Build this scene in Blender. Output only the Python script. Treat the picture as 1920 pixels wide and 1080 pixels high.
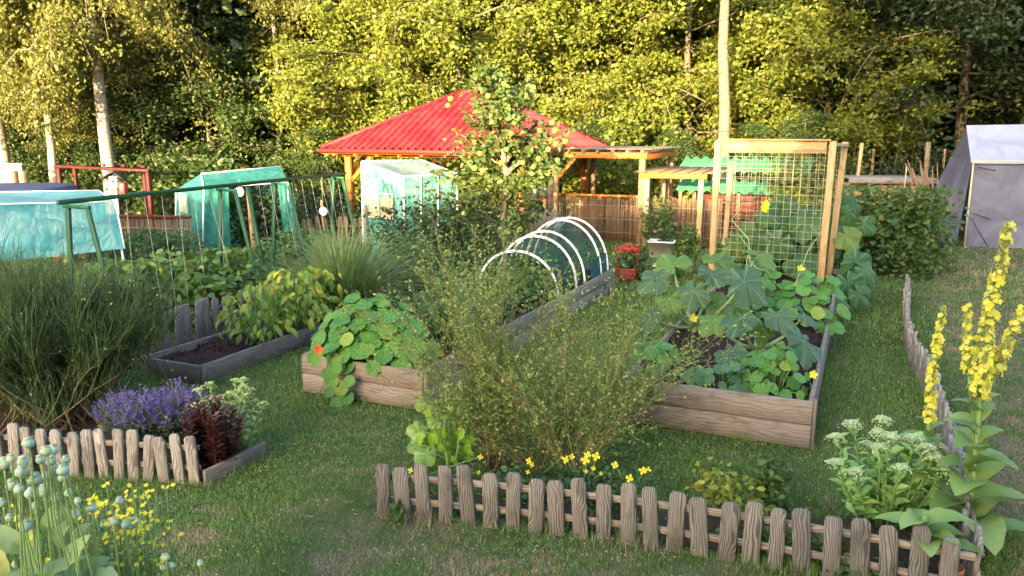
import bpy, math
import numpy as np
from mathutils import Vector, Matrix

for _o in list(bpy.data.objects):
    bpy.data.objects.remove(_o)
SC = bpy.context.scene
C = SC.collection
rng = np.random.default_rng(11)
R = math.radians

# ------------------------------------------------------------------ camera
CAM_H = 2.5
F_PX = 1478.0
HORIZON = 245.0
PITCH = math.atan((540.0 - HORIZON) / F_PX)
cam = bpy.data.cameras.new('camera')
cam.sensor_width = 36.0
cam.lens = F_PX / 1920.0 * 36.0
cam.clip_end = 500.0
camo = bpy.data.objects.new('camera', cam)
C.objects.link(camo)
camo.location = (0, 0, CAM_H)
camo.rotation_euler = (math.pi / 2 - PITCH, 0, 0)
SC.camera = camo

# ------------------------------------------------------------------ light
SUN_EL = R(8.0)
SUN_AZ = R(22.0)            # light travels away from the camera and to the right
world = bpy.data.worlds.new('World')
SC.world = world
world.use_nodes = True
wn = world.node_tree.nodes
wl = world.node_tree.links
bg = wn['Background']
sky = wn.new('ShaderNodeTexSky')
sky.sky_type = 'NISHITA'
sky.sun_disc = False
sky.sun_elevation = SUN_EL
sky.sun_rotation = R(202.0)
sky.air_density = 0.9
sky.dust_density = 4.0
sky.ozone_density = 0.75
wl.new(sky.outputs[0], bg.inputs[0])
bg.inputs[1].default_value = 0.15
sun = bpy.data.lights.new('sun', 'SUN')
sun.energy = 2.7
sun.angle = R(0.6)
sun.color = (1.0, 0.74, 0.42)
suno = bpy.data.objects.new('sun', sun)
C.objects.link(suno)
sd = Vector((math.sin(SUN_AZ) * math.cos(SUN_EL), math.cos(SUN_AZ) * math.cos(SUN_EL), -math.sin(SUN_EL)))
suno.rotation_euler = sd.to_track_quat('-Z', 'Y').to_euler()
suno.location = (-20, -30, 30)
SC.view_settings.view_transform = 'Standard'
SC.view_settings.look = 'None'
SC.view_settings.exposure = 3.5
SC.view_settings.gamma = 1.0
SC.view_settings.use_curve_mapping = False

# ------------------------------------------------------------------ pixel helpers
_cp, _sp = math.cos(PITCH), math.sin(PITCH)
def ray(px, py):
    dx, dy = px - 960.0, py - 540.0
    return np.array([dx, F_PX * _cp - dy * _sp, -F_PX * _sp - dy * _cp])
def at(px, py, z=0.0):                      # where the ray meets the height z
    r = ray(px, py)
    return np.array([0, 0, CAM_H]) + r * ((z - CAM_H) / r[2])
def atD(px, py, D):                         # where the ray meets the distance D
    r = ray(px, py)
    return np.array([0, 0, CAM_H]) + r * (D / r[1])
GA = R(24.0)                                # the plots are turned 24 degrees
U = np.array([math.sin(GA), math.cos(GA), 0.0])
W = np.array([math.cos(GA), -math.sin(GA), 0.0])
Z = np.array([0, 0, 1.0])
def A(*a): return np.array(a, float)

# ------------------------------------------------------------------ mesh builder
class MB:
    def __init__(s):
        s.v, s.f, s.a, s.n = [], [], [], 0
    def add(s, V, Fs, var=None):
        V = np.asarray(V, float).reshape(-1, 3)
        if not isinstance(Fs, list): Fs = [Fs]
        for F in Fs:
            F = np.asarray(F, int)
            s.f.append(F + s.n)
        s.v.append(V)
        if var is None: var = np.full(len(V), rng.random())
        s.a.append(np.broadcast_to(np.asarray(var, float), (len(V),)).copy())
        s.n += len(V)
    def mesh(s, name, smooth=False, origin=None):
        me = bpy.data.meshes.new(name)
        if not s.n: return me
        V = np.concatenate(s.v)
        if origin is not None: V = V - np.asarray(origin, float)
        me.vertices.add(len(V))
        me.vertices.foreach_set('co', V.astype(np.float32).ravel())
        loops = np.concatenate([f.ravel() for f in s.f])
        counts = np.concatenate([np.full(len(f), f.shape[1]) for f in s.f])
        starts = np.concatenate([[0], np.cumsum(counts)[:-1]])
        me.loops.add(len(loops))
        me.loops.foreach_set('vertex_index', loops.astype(np.int32))
        me.polygons.add(len(counts))
        me.polygons.foreach_set('loop_start', starts.astype(np.int32))
        me.polygons.foreach_set('loop_total', counts.astype(np.int32))
        if smooth:
            me.polygons.foreach_set('use_smooth', np.ones(len(counts), bool))
        at_ = me.attributes.new('var', 'FLOAT', 'POINT')
        at_.data.foreach_set('value', np.concatenate(s.a).astype(np.float32))
        me.update(calc_edges=True)
        return me

def norm(v):
    v = np.asarray(v, float)
    return v / np.maximum(np.linalg.norm(v, axis=-1, keepdims=True), 1e-9)
def frames(d, n):
    """rotation matrices: local Y along d, local Z near n"""
    d = norm(d); s = np.cross(d, n)
    bad = np.linalg.norm(s, axis=-1) < 1e-4
    if np.any(bad): s[bad] = np.cross(d[bad], np.array([1.0, .3, .2]))
    s = norm(s); n2 = np.cross(s, d)
    return np.stack([s, d, n2], axis=-1)
def scatter(mb, tv, tf, pos, Rm, sc, var=None):
    n, k = len(pos), len(tv)
    sc = np.asarray(sc, float)
    if sc.ndim == 0: sc = np.full(n, float(sc))
    t = tv[None] * (sc[:, None, None] if sc.ndim == 1 else sc[:, None, :])
    V = np.einsum('nij,nkj->nki', Rm, t) + np.asarray(pos)[:, None, :]
    if var is None: var = rng.random(n)
    if not isinstance(tf, list): tf = [tf]
    off = (np.arange(n) * k)[:, None, None]
    mb.add(V.reshape(-1, 3), [(np.asarray(f)[None] + off).reshape(-1, np.asarray(f).shape[1]) for f in tf], np.repeat(var, k))
def tubes(mb, P, Rad, k=5, var=None, cap=True):
    """P (n,m,3) polylines, Rad (n,m)"""
    P = np.asarray(P, float)
    if P.ndim == 2: P = P[None]
    n, m, _ = P.shape
    Rad = np.broadcast_to(np.asarray(Rad, float), (n, m))
    T = np.gradient(P, axis=1) if m > 2 else np.repeat((P[:, 1:] - P[:, :1]), 2, axis=1)
    T = norm(T)
    ov = norm(P[:, -1] - P[:, 0])
    ref = np.where(np.abs(ov[:, 2:3]) > .8, np.array([[1.0, 0, 0]]), np.array([[0, 0, 1.0]]))
    ref = np.broadcast_to(ref[:, None, :], P.shape)
    a = norm(np.cross(T, ref)); b = np.cross(T, a)
    th = np.arange(k) / k * 2 * np.pi
    V = P[:, :, None, :] + Rad[:, :, None, None] * (a[:, :, None, :] * np.cos(th)[None, None, :, None] + b[:, :, None, :] * np.sin(th)[None, None, :, None])
    i = np.arange(m - 1)[:, None] * k; j = np.arange(k)[None]
    q = np.stack([i + j, i + (j + 1) % k, i + k + (j + 1) % k, i + k + j], -1).reshape(-1, 4)
    off = (np.arange(n) * m * k)[:, None, None]
    Fs = [(q[None] + off).reshape(-1, 4)]
    if cap and k > 2:
        c = np.stack([np.arange(k)[::-1], np.arange(k) + (m - 1) * k])
        Fs.append((c[None] + off).reshape(-1, k))
    if var is None: var = rng.random(n)
    mb.add(V.reshape(-1, 3), Fs, np.repeat(np.broadcast_to(var, (n,)), m * k))
def bend(p0, p1, m=6, sag=0.0, wob=0.0):
    t = np.linspace(0, 1, m)[:, None]
    P = np.asarray(p0)[None] * (1 - t) + np.asarray(p1)[None] * t
    P[:, 2] += sag * 4 * (t * (1 - t))[:, 0]
    if wob: P[1:-1] += rng.normal(0, wob, (m - 2, 3))
    return P
def cbox_v(sx, sy, sz, c):
    """chamfered box centred at 0; 24 verts"""
    V, idx = [], {}
    for ix in (0, 1):
        for iy in (0, 1):
            for iz in (0, 1):
                s = np.array([ix * 2 - 1, iy * 2 - 1, iz * 2 - 1], float)
                h = np.array([sx, sy, sz]) / 2
                for ax in range(3):
                    p = s * (h - c); p[ax] = s[ax] * h[ax]
                    idx[(ix, iy, iz, ax)] = len(V); V.append(p)
    q, t = [], []
    for ax in range(3):
        o = [a for a in range(3) if a != ax]
        for sgn in (0, 1):
            def g(a, b, axx=ax):
                k = [0, 0, 0]; k[ax] = sgn; k[o[0]] = a; k[o[1]] = b
                return idx[(*k, axx)]
            f = [g(0, 0), g(1, 0), g(1, 1), g(0, 1)]
            if (sgn == 0) ^ (ax == 1): f = f[::-1]
            q.append(f)
    for ax in range(3):          # edges along ax
        o = [a for a in range(3) if a != ax]
        for a in (0, 1):
            for b in (0, 1):
                k0 = [0, 0, 0]; k0[o[0]] = a; k0[o[1]] = b
                k1 = list(k0); k1[ax] = 1
                f = [idx[(*k0, o[0])], idx[(*k1, o[0])], idx[(*k1, o[1])], idx[(*k0, o[1])]]
                if (a == b) ^ (ax == 1): f = f[::-1]
                q.append(f)
    for ix in (0, 1):
        for iy in (0, 1):
            for iz in (0, 1):
                f = [idx[(ix, iy, iz, 0)], idx[(ix, iy, iz, 1)], idx[(ix, iy, iz, 2)]]
                if (ix + iy + iz) % 2 == 0: f = f[::-1]
                t.append(f)
    return np.array(V), [np.array(q), np.array(t)]

# ------------------------------------------------------------------ objects
def tagit(o, label=None, cat=None, group=None, kind=None):
    if label: o['label'] = label
    if cat: o['category'] = cat
    if group: o['group'] = group
    if kind: o['kind'] = kind
    return o
def thing(name, label, cat, loc=(0, 0, 0), group=None, rz=0.0):
    o = bpy.data.objects.new(name, None)
    o.empty_display_size = .1
    C.objects.link(o)
    o.location = tuple(float(x) for x in loc)
    o.rotation_euler = (0, 0, rz)
    return tagit(o, label, cat, group)
def part(name, mb, mat, parent=None, smooth=False, kind=None, world=True):
    org = None
    if parent is not None and world:
        org = np.array(parent.location) + (np.array(parent.parent.location) if parent.parent else 0)
    me = mb.mesh(name, smooth, org) if isinstance(mb, MB) else mb
    if mat is not None and not me.materials: me.materials.append(mat)
    o = bpy.data.objects.new(name, me)
    C.objects.link(o)
    if parent is not None: o.parent = parent
    if kind: o['kind'] = kind
    return o
def inst(name, me, parent, loc, Rm, sc=1.0, rel=True):
    """one child that shares mesh data; loc is a world point"""
    o = bpy.data.objects.new(name, me)
    C.objects.link(o)
    o.parent = parent
    org = np.array(parent.location) if rel else 0
    sc = np.broadcast_to(np.asarray(sc, float), (3,))
    M = Matrix.Identity(4)
    for i in range(3):
        for j in range(3):
            M[i][j] = float(Rm[i][j] * sc[j])
        M[i][3] = float((np.asarray(loc) - org)[i])
    o.matrix_basis = M
    return o
_plank_cache = {}
def plank(name, p0, p1, w, t, mat, parent, up=Z, chamf=.004):
    """a wooden piece: local X along its length, w across (local Y), t thick (local Z near up)"""
    p0, p1 = np.asarray(p0, float), np.asarray(p1, float)
    L = float(np.linalg.norm(p1 - p0))
    key = (round(L, 3), w, t, mat.name, chamf)
    me = _plank_cache.get(key)
    if me is None:
        V, Fs = cbox_v(L, w, t, chamf)
        m = MB(); m.add(V, Fs); me = m.mesh(name); me.materials.append(mat)
        _plank_cache[key] = me
    x = norm(p1 - p0); up = np.asarray(up, float)
    y = norm(np.cross(up, x)); z = np.cross(x, y)
    return inst(name, me, parent, (p0 + p1) / 2, np.stack([x, y, z], -1))
def copy_tree(o, parent=None):
    c = o.copy(); C.objects.link(c); c.parent = parent
    for ch in list(o.children): copy_tree(ch, c)
    return c

# ------------------------------------------------------------------ materials
def newmat(name):
    m = bpy.data.materials.new(name); m.use_nodes = True
    nt = m.node_tree
    for n in list(nt.nodes): nt.nodes.remove(n)
    return m, nt, nt.nodes, nt.links
def N(nt, typ, **kw):
    n = nt.nodes.new(typ)
    for k, v in kw.items():
        if k.startswith('i_'):
            key = k[2:]
            n.inputs[int(key) if key.isdigit() else key].default_value = v
        else: setattr(n, k, v)
    return n
def rgba(c): return (*c, 1.0) if len(c) == 3 else c
def mixc(nt, fac, a, b, blend='MIX'):
    n = nt.nodes.new('ShaderNodeMix'); n.data_type = 'RGBA'; n.blend_type = blend
    if hasattr(fac, 'is_output') or isinstance(fac, bpy.types.NodeSocket): nt.links.new(fac, n.inputs[0])
    else: n.inputs[0].default_value = fac
    for s, i in ((a, 6), (b, 7)):
        if isinstance(s, bpy.types.NodeSocket): nt.links.new(s, n.inputs[i])
        else: n.inputs[i].default_value = rgba(s)
    return n.outputs[2]
def mth(nt, op, a, b=0.0, c=0.0, clamp=False):
    n = nt.nodes.new('ShaderNodeMath'); n.operation = op; n.use_clamp = clamp
    for s, i in ((a, 0), (b, 1), (c, 2)):
        if isinstance(s, bpy.types.NodeSocket): nt.links.new(s, n.inputs[i])
        else: n.inputs[i].default_value = s
    return n.outputs[0]
def sstep(nt, x, lo, hi):
    n = nt.nodes.new('ShaderNodeMapRange'); n.interpolation_type = 'SMOOTHSTEP'
    nt.links.new(x, n.inputs[0]); n.inputs[1].default_value = lo; n.inputs[2].default_value = hi
    return n.outputs[0]
def noise(nt, vec, scale, detail=3.0, rough=.55, dist=0.0):
    n = N(nt, 'ShaderNodeTexNoise', i_Scale=scale, i_Detail=detail, i_Roughness=rough, i_Distortion=dist)
    if vec is not None: nt.links.new(vec, n.inputs['Vector'])
    return n.outputs['Fac']
def bump(nt, h, strength=.3, dist=.01):
    b = N(nt, 'ShaderNodeBump', i_Strength=strength, i_Distance=dist)
    nt.links.new(h, b.inputs['Height']); return b.outputs[0]
def coords(nt, kind='Object'):
    return nt.nodes.new('ShaderNodeTexCoord').outputs[kind]
def worldpos(nt): return nt.nodes.new('ShaderNodeNewGeometry').outputs['Position']
def mapped(nt, vec, scale=(1, 1, 1), rnd=0.0):
    m = nt.nodes.new('ShaderNodeMapping'); nt.links.new(vec, m.inputs[0]); m.inputs['Scale'].default_value = scale
    if rnd:
        oi = nt.nodes.new('ShaderNodeObjectInfo')
        r = mth(nt, 'MULTIPLY', oi.outputs['Random'], rnd)
        cb = nt.nodes.new('ShaderNodeCombineXYZ')
        for i in range(3): nt.links.new(r, cb.inputs[i])
        nt.links.new(cb.outputs[0], m.inputs['Location'])
    return m.outputs[0]
def surf(nt, col, rough=.7, nrm=None, trans=0.0, tcol=None, spec=.3, alpha=None):
    p = N(nt, 'ShaderNodeBsdfPrincipled')
    p.inputs['Specular IOR Level'].default_value = spec
    for s, k in ((col, 'Base Color'), (rough, 'Roughness')):
        if isinstance(s, bpy.types.NodeSocket): nt.links.new(s, p.inputs[k])
        else: p.inputs[k].default_value = rgba(s) if k == 'Base Color' else s
    if nrm is not None: nt.links.new(nrm, p.inputs['Normal'])
    out = p.outputs[0]
    if trans:
        t = N(nt, 'ShaderNodeBsdfTranslucent')
        s = tcol if tcol is not None else col
        if isinstance(s, bpy.types.NodeSocket): nt.links.new(s, t.inputs[0])
        else: t.inputs[0].default_value = rgba(s)
        mx = N(nt, 'ShaderNodeMixShader', i_0=trans)
        nt.links.new(out, mx.inputs[1]); nt.links.new(t.outputs[0], mx.inputs[2]); out = mx.outputs[0]
    if alpha is not None:
        tr = N(nt, 'ShaderNodeBsdfTransparent')
        mx = N(nt, 'ShaderNodeMixShader')
        if isinstance(alpha, bpy.types.NodeSocket): nt.links.new(alpha, mx.inputs[0])
        else: mx.inputs[0].default_value = alpha
        nt.links.new(tr.outputs[0], mx.inputs[1]); nt.links.new(out, mx.inputs[2]); out = mx.outputs[0]
    o = N(nt, 'ShaderNodeOutputMaterial'); nt.links.new(out, o.inputs[0])
def varattr(nt):
    n = nt.nodes.new('ShaderNodeAttribute'); n.attribute_name = 'var'; return n.outputs['Fac']

def leaf_mat(name, c1, c2, c3=None, f3=.9, trans=.3, rough=.5, big=False, veins=0, vcol=None, spots=0.0):
    """c1..c2 random from leaf to leaf, c3 for the few odd ones (yellowed, dry)"""
    m, nt, _, _ = newmat(name)
    v = varattr(nt)
    if big:
        oi = nt.nodes.new('ShaderNodeObjectInfo'); v = oi.outputs['Random']
    col = mixc(nt, v, c1, c2)
    if c3 is not None:
        h = mth(nt, 'FRACT', mth(nt, 'MULTIPLY', v, 17.31))
        col = mixc(nt, sstep(nt, h, f3, f3 + .06), col, c3)
    nrm = None
    oc = coords(nt)
    n1 = noise(nt, oc if big else worldpos(nt), 9.0 if big else 6.0, 3)
    col = mixc(nt, mth(nt, 'MULTIPLY', n1, .5), col, tuple(x * .55 for x in c1), 'MIX')
    if veins:
        sp = nt.nodes.new('ShaderNodeSeparateXYZ'); nt.links.new(oc, sp.inputs[0])
        an = mth(nt, 'ARCTAN2', sp.outputs[0], sp.outputs[1])
        s = mth(nt, 'ABSOLUTE', mth(nt, 'COSINE', mth(nt, 'MULTIPLY', an, veins / 2)))
        k = sstep(nt, s, .95, 1.0)
        col = mixc(nt, mth(nt, 'MULTIPLY', k, .34), col, vcol or c2)
        nrm = bump(nt, s, .35, .01)
    if spots:
        sn = noise(nt, oc, 26.0, 2, .6)
        k = sstep(nt, sn, .58, .68)
        col = mixc(nt, mth(nt, 'MULTIPLY', k, spots), col, (.25, .32, .23))
    if nrm is None and big:
        nrm = bump(nt, noise(nt, oc, 14, 3), .3, .01)
    tc = mixc(nt, .5, col, (c2[0] * 1.3, c2[1] * 1.3, c2[2] * .5))
    surf(nt, col, rough, nrm, trans, tc, .35)
    return m
def wood_mat(name, a, b, rings=16.0, dirt=.35, rough=.8, dcol=(.03, .026, .02), contrast=1.0):
    """grain along local X"""
    m, nt, _, _ = newmat(name)
    oc = coords(nt)
    sp = nt.nodes.new('ShaderNodeSeparateXYZ'); nt.links.new(oc, sp.inputs[0])
    oi0 = nt.nodes.new('ShaderNodeObjectInfo')
    n0 = noise(nt, mapped(nt, oc, (2.2, 7.0, 7.0), 40.0), 1.0, 2, .5)
    n9 = noise(nt, mapped(nt, oc, (7.0, 30.0, 30.0), 40.0), 1.0, 2, .5)
    ph = mth(nt, 'MULTIPLY_ADD', sp.outputs[1], 26.0 * rings, mth(nt, 'MULTIPLY_ADD', n0, 4.2 * rings, mth(nt, 'MULTIPLY', n9, 4.0)))
    s = mth(nt, 'SINE', mth(nt, 'ADD', ph, mth(nt, 'MULTIPLY', sp.outputs[2], 60.0)))
    s = mth(nt, 'MULTIPLY_ADD', s, .5, .5)
    fine = noise(nt, mapped(nt, oc, (6, 90, 90), 40.0), 1.0, 3, .7)
    amp = sstep(nt, noise(nt, mapped(nt, oc, (3, 14, 14), 40.0), 1.0, 3, .6), .32, .68)
    s = mth(nt, 'MULTIPLY_ADD', mth(nt, 'SUBTRACT', sstep(nt, s, .05, .8), .5), mth(nt, 'MULTIPLY_ADD', amp, .75 * contrast, .12), .5)
    k = mth(nt, 'MULTIPLY_ADD', fine, .62, mth(nt, 'MULTIPLY_ADD', s, .62, -.12))
    col = mixc(nt, sstep(nt, k, .2, .8), a, b)
    oi = nt.nodes.new('ShaderNodeObjectInfo')
    col = mixc(nt, mth(nt, 'MULTIPLY', oi.outputs['Random'], .35), col, tuple(x * .6 for x in a))
    blot = noise(nt, mapped(nt, oc, (3, 6, 6), 40.0), 1.5, 4, .6)
    col = mixc(nt, mth(nt, 'MULTIPLY', sstep(nt, blot, .5, .72), dirt), col, dcol)
    surf(nt, col, rough, bump(nt, k, .22, .004), 0, None, .25)
    return m
def plain_mat(name, c, rough=.6, var=.25, sc=8.0, bmp=.1, metal=0.0, spec=.4):
    m, nt, _, _ = newmat(name)
    n1 = noise(nt, coords(nt), sc, 4, .6)
    col = mixc(nt, mth(nt, 'MULTIPLY', n1, var * 2), c, tuple(x * .55 for x in c))
    surf(nt, col, rough, bump(nt, n1, bmp, .01), 0, None, spec)
    if metal:
        for n in nt.nodes:
            if n.type == 'BSDF_PRINCIPLED': n.inputs['Metallic'].default_value = metal
    return m
def film_mat(name, c1, c2, alpha, trans=.4, wrinkle=6.0, rough=.35, grid=0.0):
    """woven foil: cloth you can partly look through"""
    m, nt, _, _ = newmat(name)
    wp = worldpos(nt)
    n1 = noise(nt, wp, wrinkle, 4, .6, 1.5)
    n2 = noise(nt, mapped(nt, wp, (1, 1, .3)), wrinkle * .5, 3, .6, 2.0)
    col = mixc(nt, sstep(nt, n1, .3, .7), c1, c2)
    al = mth(nt, 'MULTIPLY_ADD', sstep(nt, n2, .3, .7), .15, alpha - .07, True)
    surf(nt, col, rough, bump(nt, mth(nt, 'ADD', n1, n2), .5, .05), trans, col, .4, al)
    return m
# ================================================================== materials in use
M = {}
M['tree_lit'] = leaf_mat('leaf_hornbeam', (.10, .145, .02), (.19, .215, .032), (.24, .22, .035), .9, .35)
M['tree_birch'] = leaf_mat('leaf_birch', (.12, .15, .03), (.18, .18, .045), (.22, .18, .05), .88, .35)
M['tree_dark'] = leaf_mat('leaf_shaded', (.012, .026, .008), (.028, .052, .012), None, .9, .2)  # shade on the unlit trees is put into this near-black leaf colour
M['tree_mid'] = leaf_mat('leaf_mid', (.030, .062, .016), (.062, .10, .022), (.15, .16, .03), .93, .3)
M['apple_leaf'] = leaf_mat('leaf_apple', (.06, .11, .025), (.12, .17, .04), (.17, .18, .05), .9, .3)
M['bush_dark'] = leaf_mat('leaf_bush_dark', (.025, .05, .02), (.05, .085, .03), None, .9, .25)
M['rasp'] = leaf_mat('leaf_raspberry', (.05, .11, .03), (.10, .17, .04), (.17, .20, .04), .88, .3)
M['bean'] = leaf_mat('leaf_bean', (.06, .14, .03), (.11, .20, .05), (.26, .26, .03), .9, .3)
M['weed'] = leaf_mat('leaf_weed', (.05, .11, .035), (.10, .17, .06), (.20, .19, .05), .92, .3)
M['pepper'] = leaf_mat('leaf_pepper', (.10, .20, .028), (.24, .33, .05), (.52, .45, .04), .84, .3, big=True)
M['nast'] = leaf_mat('leaf_nasturtium', (.045, .17, .028), (.115, .27, .045), (.26, .34, .04), .95, .25, big=True, veins=9, vcol=(.26, .42, .18))
M['nastblue'] = leaf_mat('leaf_nasturtium_blue', (.045, .14, .055), (.09, .20, .07), None, .95, .22, big=True, veins=9, vcol=(.26, .42, .26))
M['zuc'] = leaf_mat('leaf_zucchini', (.030, .085, .034), (.058, .125, .044), None, .95, .22, big=True, veins=7, vcol=(.17, .27, .17), spots=.55)
M['zucg'] = leaf_mat('leaf_zucchini_green', (.07, .16, .028), (.115, .22, .04), None, .95, .3, big=True, veins=7, vcol=(.24, .36, .10), spots=.15)
M['squash'] = leaf_mat('leaf_squash', (.030, .095, .036), (.062, .15, .045), (.13, .21, .04), .9, .28, big=True, veins=7, vcol=(.17, .29, .14), spots=.12)
M['holly'] = leaf_mat('leaf_hollyhock', (.13, .26, .06), (.24, .38, .09), None, .95, .3, big=True, veins=7, vcol=(.30, .44, .17))
M['hollyv'] = leaf_mat('leaf_lime', (.16, .34, .03), (.27, .44, .05), None, .95, .35, big=True)
M['mull'] = leaf_mat('leaf_mullein', (.15, .26, .06), (.28, .38, .11), None, .95, .25, big=True)
M['sedum'] = leaf_mat('leaf_sedum', (.22, .42, .11), (.36, .55, .17), (.36, .42, .10), .95, .25, big=True)
M['sedumh'] = leaf_mat('sedum_bud', (.40, .54, .28), (.58, .68, .40), None, .9, .2)
M['poppyleaf'] = leaf_mat('leaf_poppy', (.20, .33, .16), (.33, .42, .19), (.42, .43, .14), .9, .3, big=True)
M['darkred'] = leaf_mat('leaf_dark_red', (.045, .016, .018), (.12, .030, .028), (.10, .08, .04), .9, .2)
M['palehead'] = leaf_mat('leaf_pale_head', (.36, .50, .18), (.60, .66, .34), None, .9, .25)
M['lav'] = leaf_mat('lavender_flower', (.13, .075, .42), (.25, .17, .62), None, .9, .2)
M['lavstem'] = leaf_mat('lavender_stem', (.09, .14, .07), (.17, .22, .13), None, .9, .2)
M['broom'] = leaf_mat('broom_twig', (.026, .066, .026), (.068, .125, .045), (.18, .22, .09), .93, .15)
M['broomy'] = leaf_mat('broom_twig_pale', (.095, .17, .042), (.18, .26, .07), (.26, .20, .08), .93, .2)
M['pod'] = leaf_mat('broom_pod', (.16, .24, .055), (.33, .38, .11), (.52, .44, .19), .88, .2)
M['grassy'] = leaf_mat('ornamental_grass', (.10, .18, .06), (.20, .28, .10), (.36, .38, .24), .86, .25)
M['stem'] = leaf_mat('green_stem', (.16, .27, .08), (.24, .35, .12), None, .9, .1)
M['capsule'] = leaf_mat('poppy_capsule', (.26, .39, .30), (.40, .52, .40), (.42, .48, .24), .9, .1, big=True)
M['cap_top'] = leaf_mat('capsule_crown', (.42, .46, .30), (.50, .50, .34), None, .9, .1)
M['yellow'] = leaf_mat('yellow_petal', (.82, .66, .01), (.90, .80, .06), None, .9, .3)
M['yellowpale'] = leaf_mat('mullein_flower', (.74, .64, .05), (.82, .75, .15), (.56, .60, .14), .74, .3)
M['orange'] = leaf_mat('orange_petal', (.80, .05, .01), (.90, .16, .02), None, .9, .3)
M['apple'] = leaf_mat('apple_skin', (.26, .34, .05), (.38, .42, .07), (.45, .30, .07), .88, .05, .35, big=True)
M['yellowgreen'] = leaf_mat('leaf_yellow_green', (.15, .22, .03), (.34, .34, .05), (.30, .14, .03), .92, .3)
M['clover'] = leaf_mat('clover_leaf', (.07, .16, .035), (.15, .27, .07), None, .9, .2)
M['straw'] = leaf_mat('dry_straw', (.42, .32, .20), (.58, .46, .32), None, .9, .15)

def bark_mat(name, a, b, c, lens=0.0, sc=5.0):
    m, nt, _, _ = newmat(name)
    wp = worldpos(nt)
    n1 = noise(nt, mapped(nt, wp, (3, 3, .9)), sc, 5, .65)
    col = mixc(nt, sstep(nt, n1, .3, .7), a, b)
    if lens:
        n2 = noise(nt, mapped(nt, wp, (1.3, 1.3, 10.0)), 2.2, 4, .6)
        col = mixc(nt, mth(nt, 'MULTIPLY', sstep(nt, n2, .55, .66), lens), col, c)
    surf(nt, col, .85, bump(nt, n1, .5, .03), 0, None, .2)
    return m
M['birch_bark'] = bark_mat('birch_bark', (.40, .36, .30), (.25, .22, .18), (.05, .045, .04), .9)
M['bark'] = bark_mat('brown_bark', (.10, .08, .06), (.17, .14, .10), (.03, .03, .02), 0)
M['bark_pale'] = bark_mat('pale_bark', (.24, .185, .125), (.11, .085, .06), (.03, .025, .02), .8, 14)
M['twig'] = bark_mat('apple_bark', (.15, .12, .09), (.24, .20, .15), (.03, .03, .02), 0, 12)
M['broomwood'] = bark_mat('broom_wood', (.16, .10, .05), (.26, .18, .10), (.03, .03, .02), 0, 20)

M['fence'] = wood_mat('weathered_picket', (.072, .064, .057), (.25, .225, .198), 15, .5)
M['fence_pale'] = wood_mat('pale_picket', (.13, .118, .108), (.36, .325, .295), 13, .65)
M['fence_grey'] = wood_mat('grey_picket', (.13, .11, .115), (.26, .225, .225), 15, .4)
M['rail'] = wood_mat('fence_rail', (.17, .135, .105), (.36, .30, .24), 10, .3)
M['bed'] = wood_mat('bed_board', (.145, .118, .102), (.305, .255, .222), 8, .45, contrast=.35)
M['bed_dark'] = wood_mat('bed_board_grey', (.10, .084, .076), (.215, .182, .165), 8, .45, contrast=.4)
M['pine'] = wood_mat('fresh_pine', (.35, .225, .105), (.49, .345, .18), 7, .1, .6, (.22, .11, .04), .7)
M['orangewood'] = wood_mat('stained_timber', (.36, .11, .02), (.48, .17, .035), 8, .2, .55, (.16, .05, .015), .6)
M['redwood'] = wood_mat('red_timber', (.085, .016, .011), (.14, .028, .018), 8, .3, .6)
M['darkred_wood'] = wood_mat('dark_red_timber', (.045, .008, .006), (.08, .014, .010), 8, .3, .6)
M['brownwood'] = wood_mat('brown_post', (.17, .10, .056), (.30, .18, .105), 9, .35, .7)
M['greenpaint'] = wood_mat('green_painted_wood', (.006, .045, .022), (.014, .085, .04), 6, .25, .5, (.01, .03, .02))
M['shedwood'] = wood_mat('shed_board', (.34, .20, .10), (.50, .32, .18), 8, .3, .7)
M['white'] = plain_mat('white_plastic', (.80, .80, .78), .35, .1)
M['whitecloth'] = plain_mat('white_tarp', (.62, .62, .66), .5, .2)
M['steel'] = plain_mat('galvanised_wire', (.40, .39, .26), .5, .1, spec=.4)
M['pot'] = plain_mat('grey_box', (.40, .40, .42), .6, .2)
M['black'] = plain_mat('black_plastic', (.02, .02, .022), .5, .2)
M['terracotta'] = plain_mat('red_basket', (.34, .07, .04), .7, .4, 30)
M['reddish'] = plain_mat('red_paint', (.55, .04, .04), .5, .2)
M['bluepool'] = plain_mat('blue_tarp', (.03, .05, .14), .5, .3)
M['stringm'] = plain_mat('string', (.38, .37, .32), .8, .1)
M['brick'] = plain_mat('clay_pot', (.42, .13, .06), .8, .4, 20)

def soil_mat(name, a, b):
    m, nt, _, _ = newmat(name)
    wp = worldpos(nt)
    n1 = noise(nt, wp, 22, 6, .7); n2 = noise(nt, wp, 3, 3, .6)
    col = mixc(nt, n1, a, b); col = mixc(nt, mth(nt, 'MULTIPLY', n2, .6), col, a)
    surf(nt, col, .95, bump(nt, n1, .9, .05), 0, None, .1)
    return m
M['soil'] = soil_mat('bark_mulch', (.020, .011, .012), (.078, .042, .042))
M['soil_dry'] = soil_mat('bed_soil', (.035, .026, .018), (.11, .08, .055))

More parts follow.
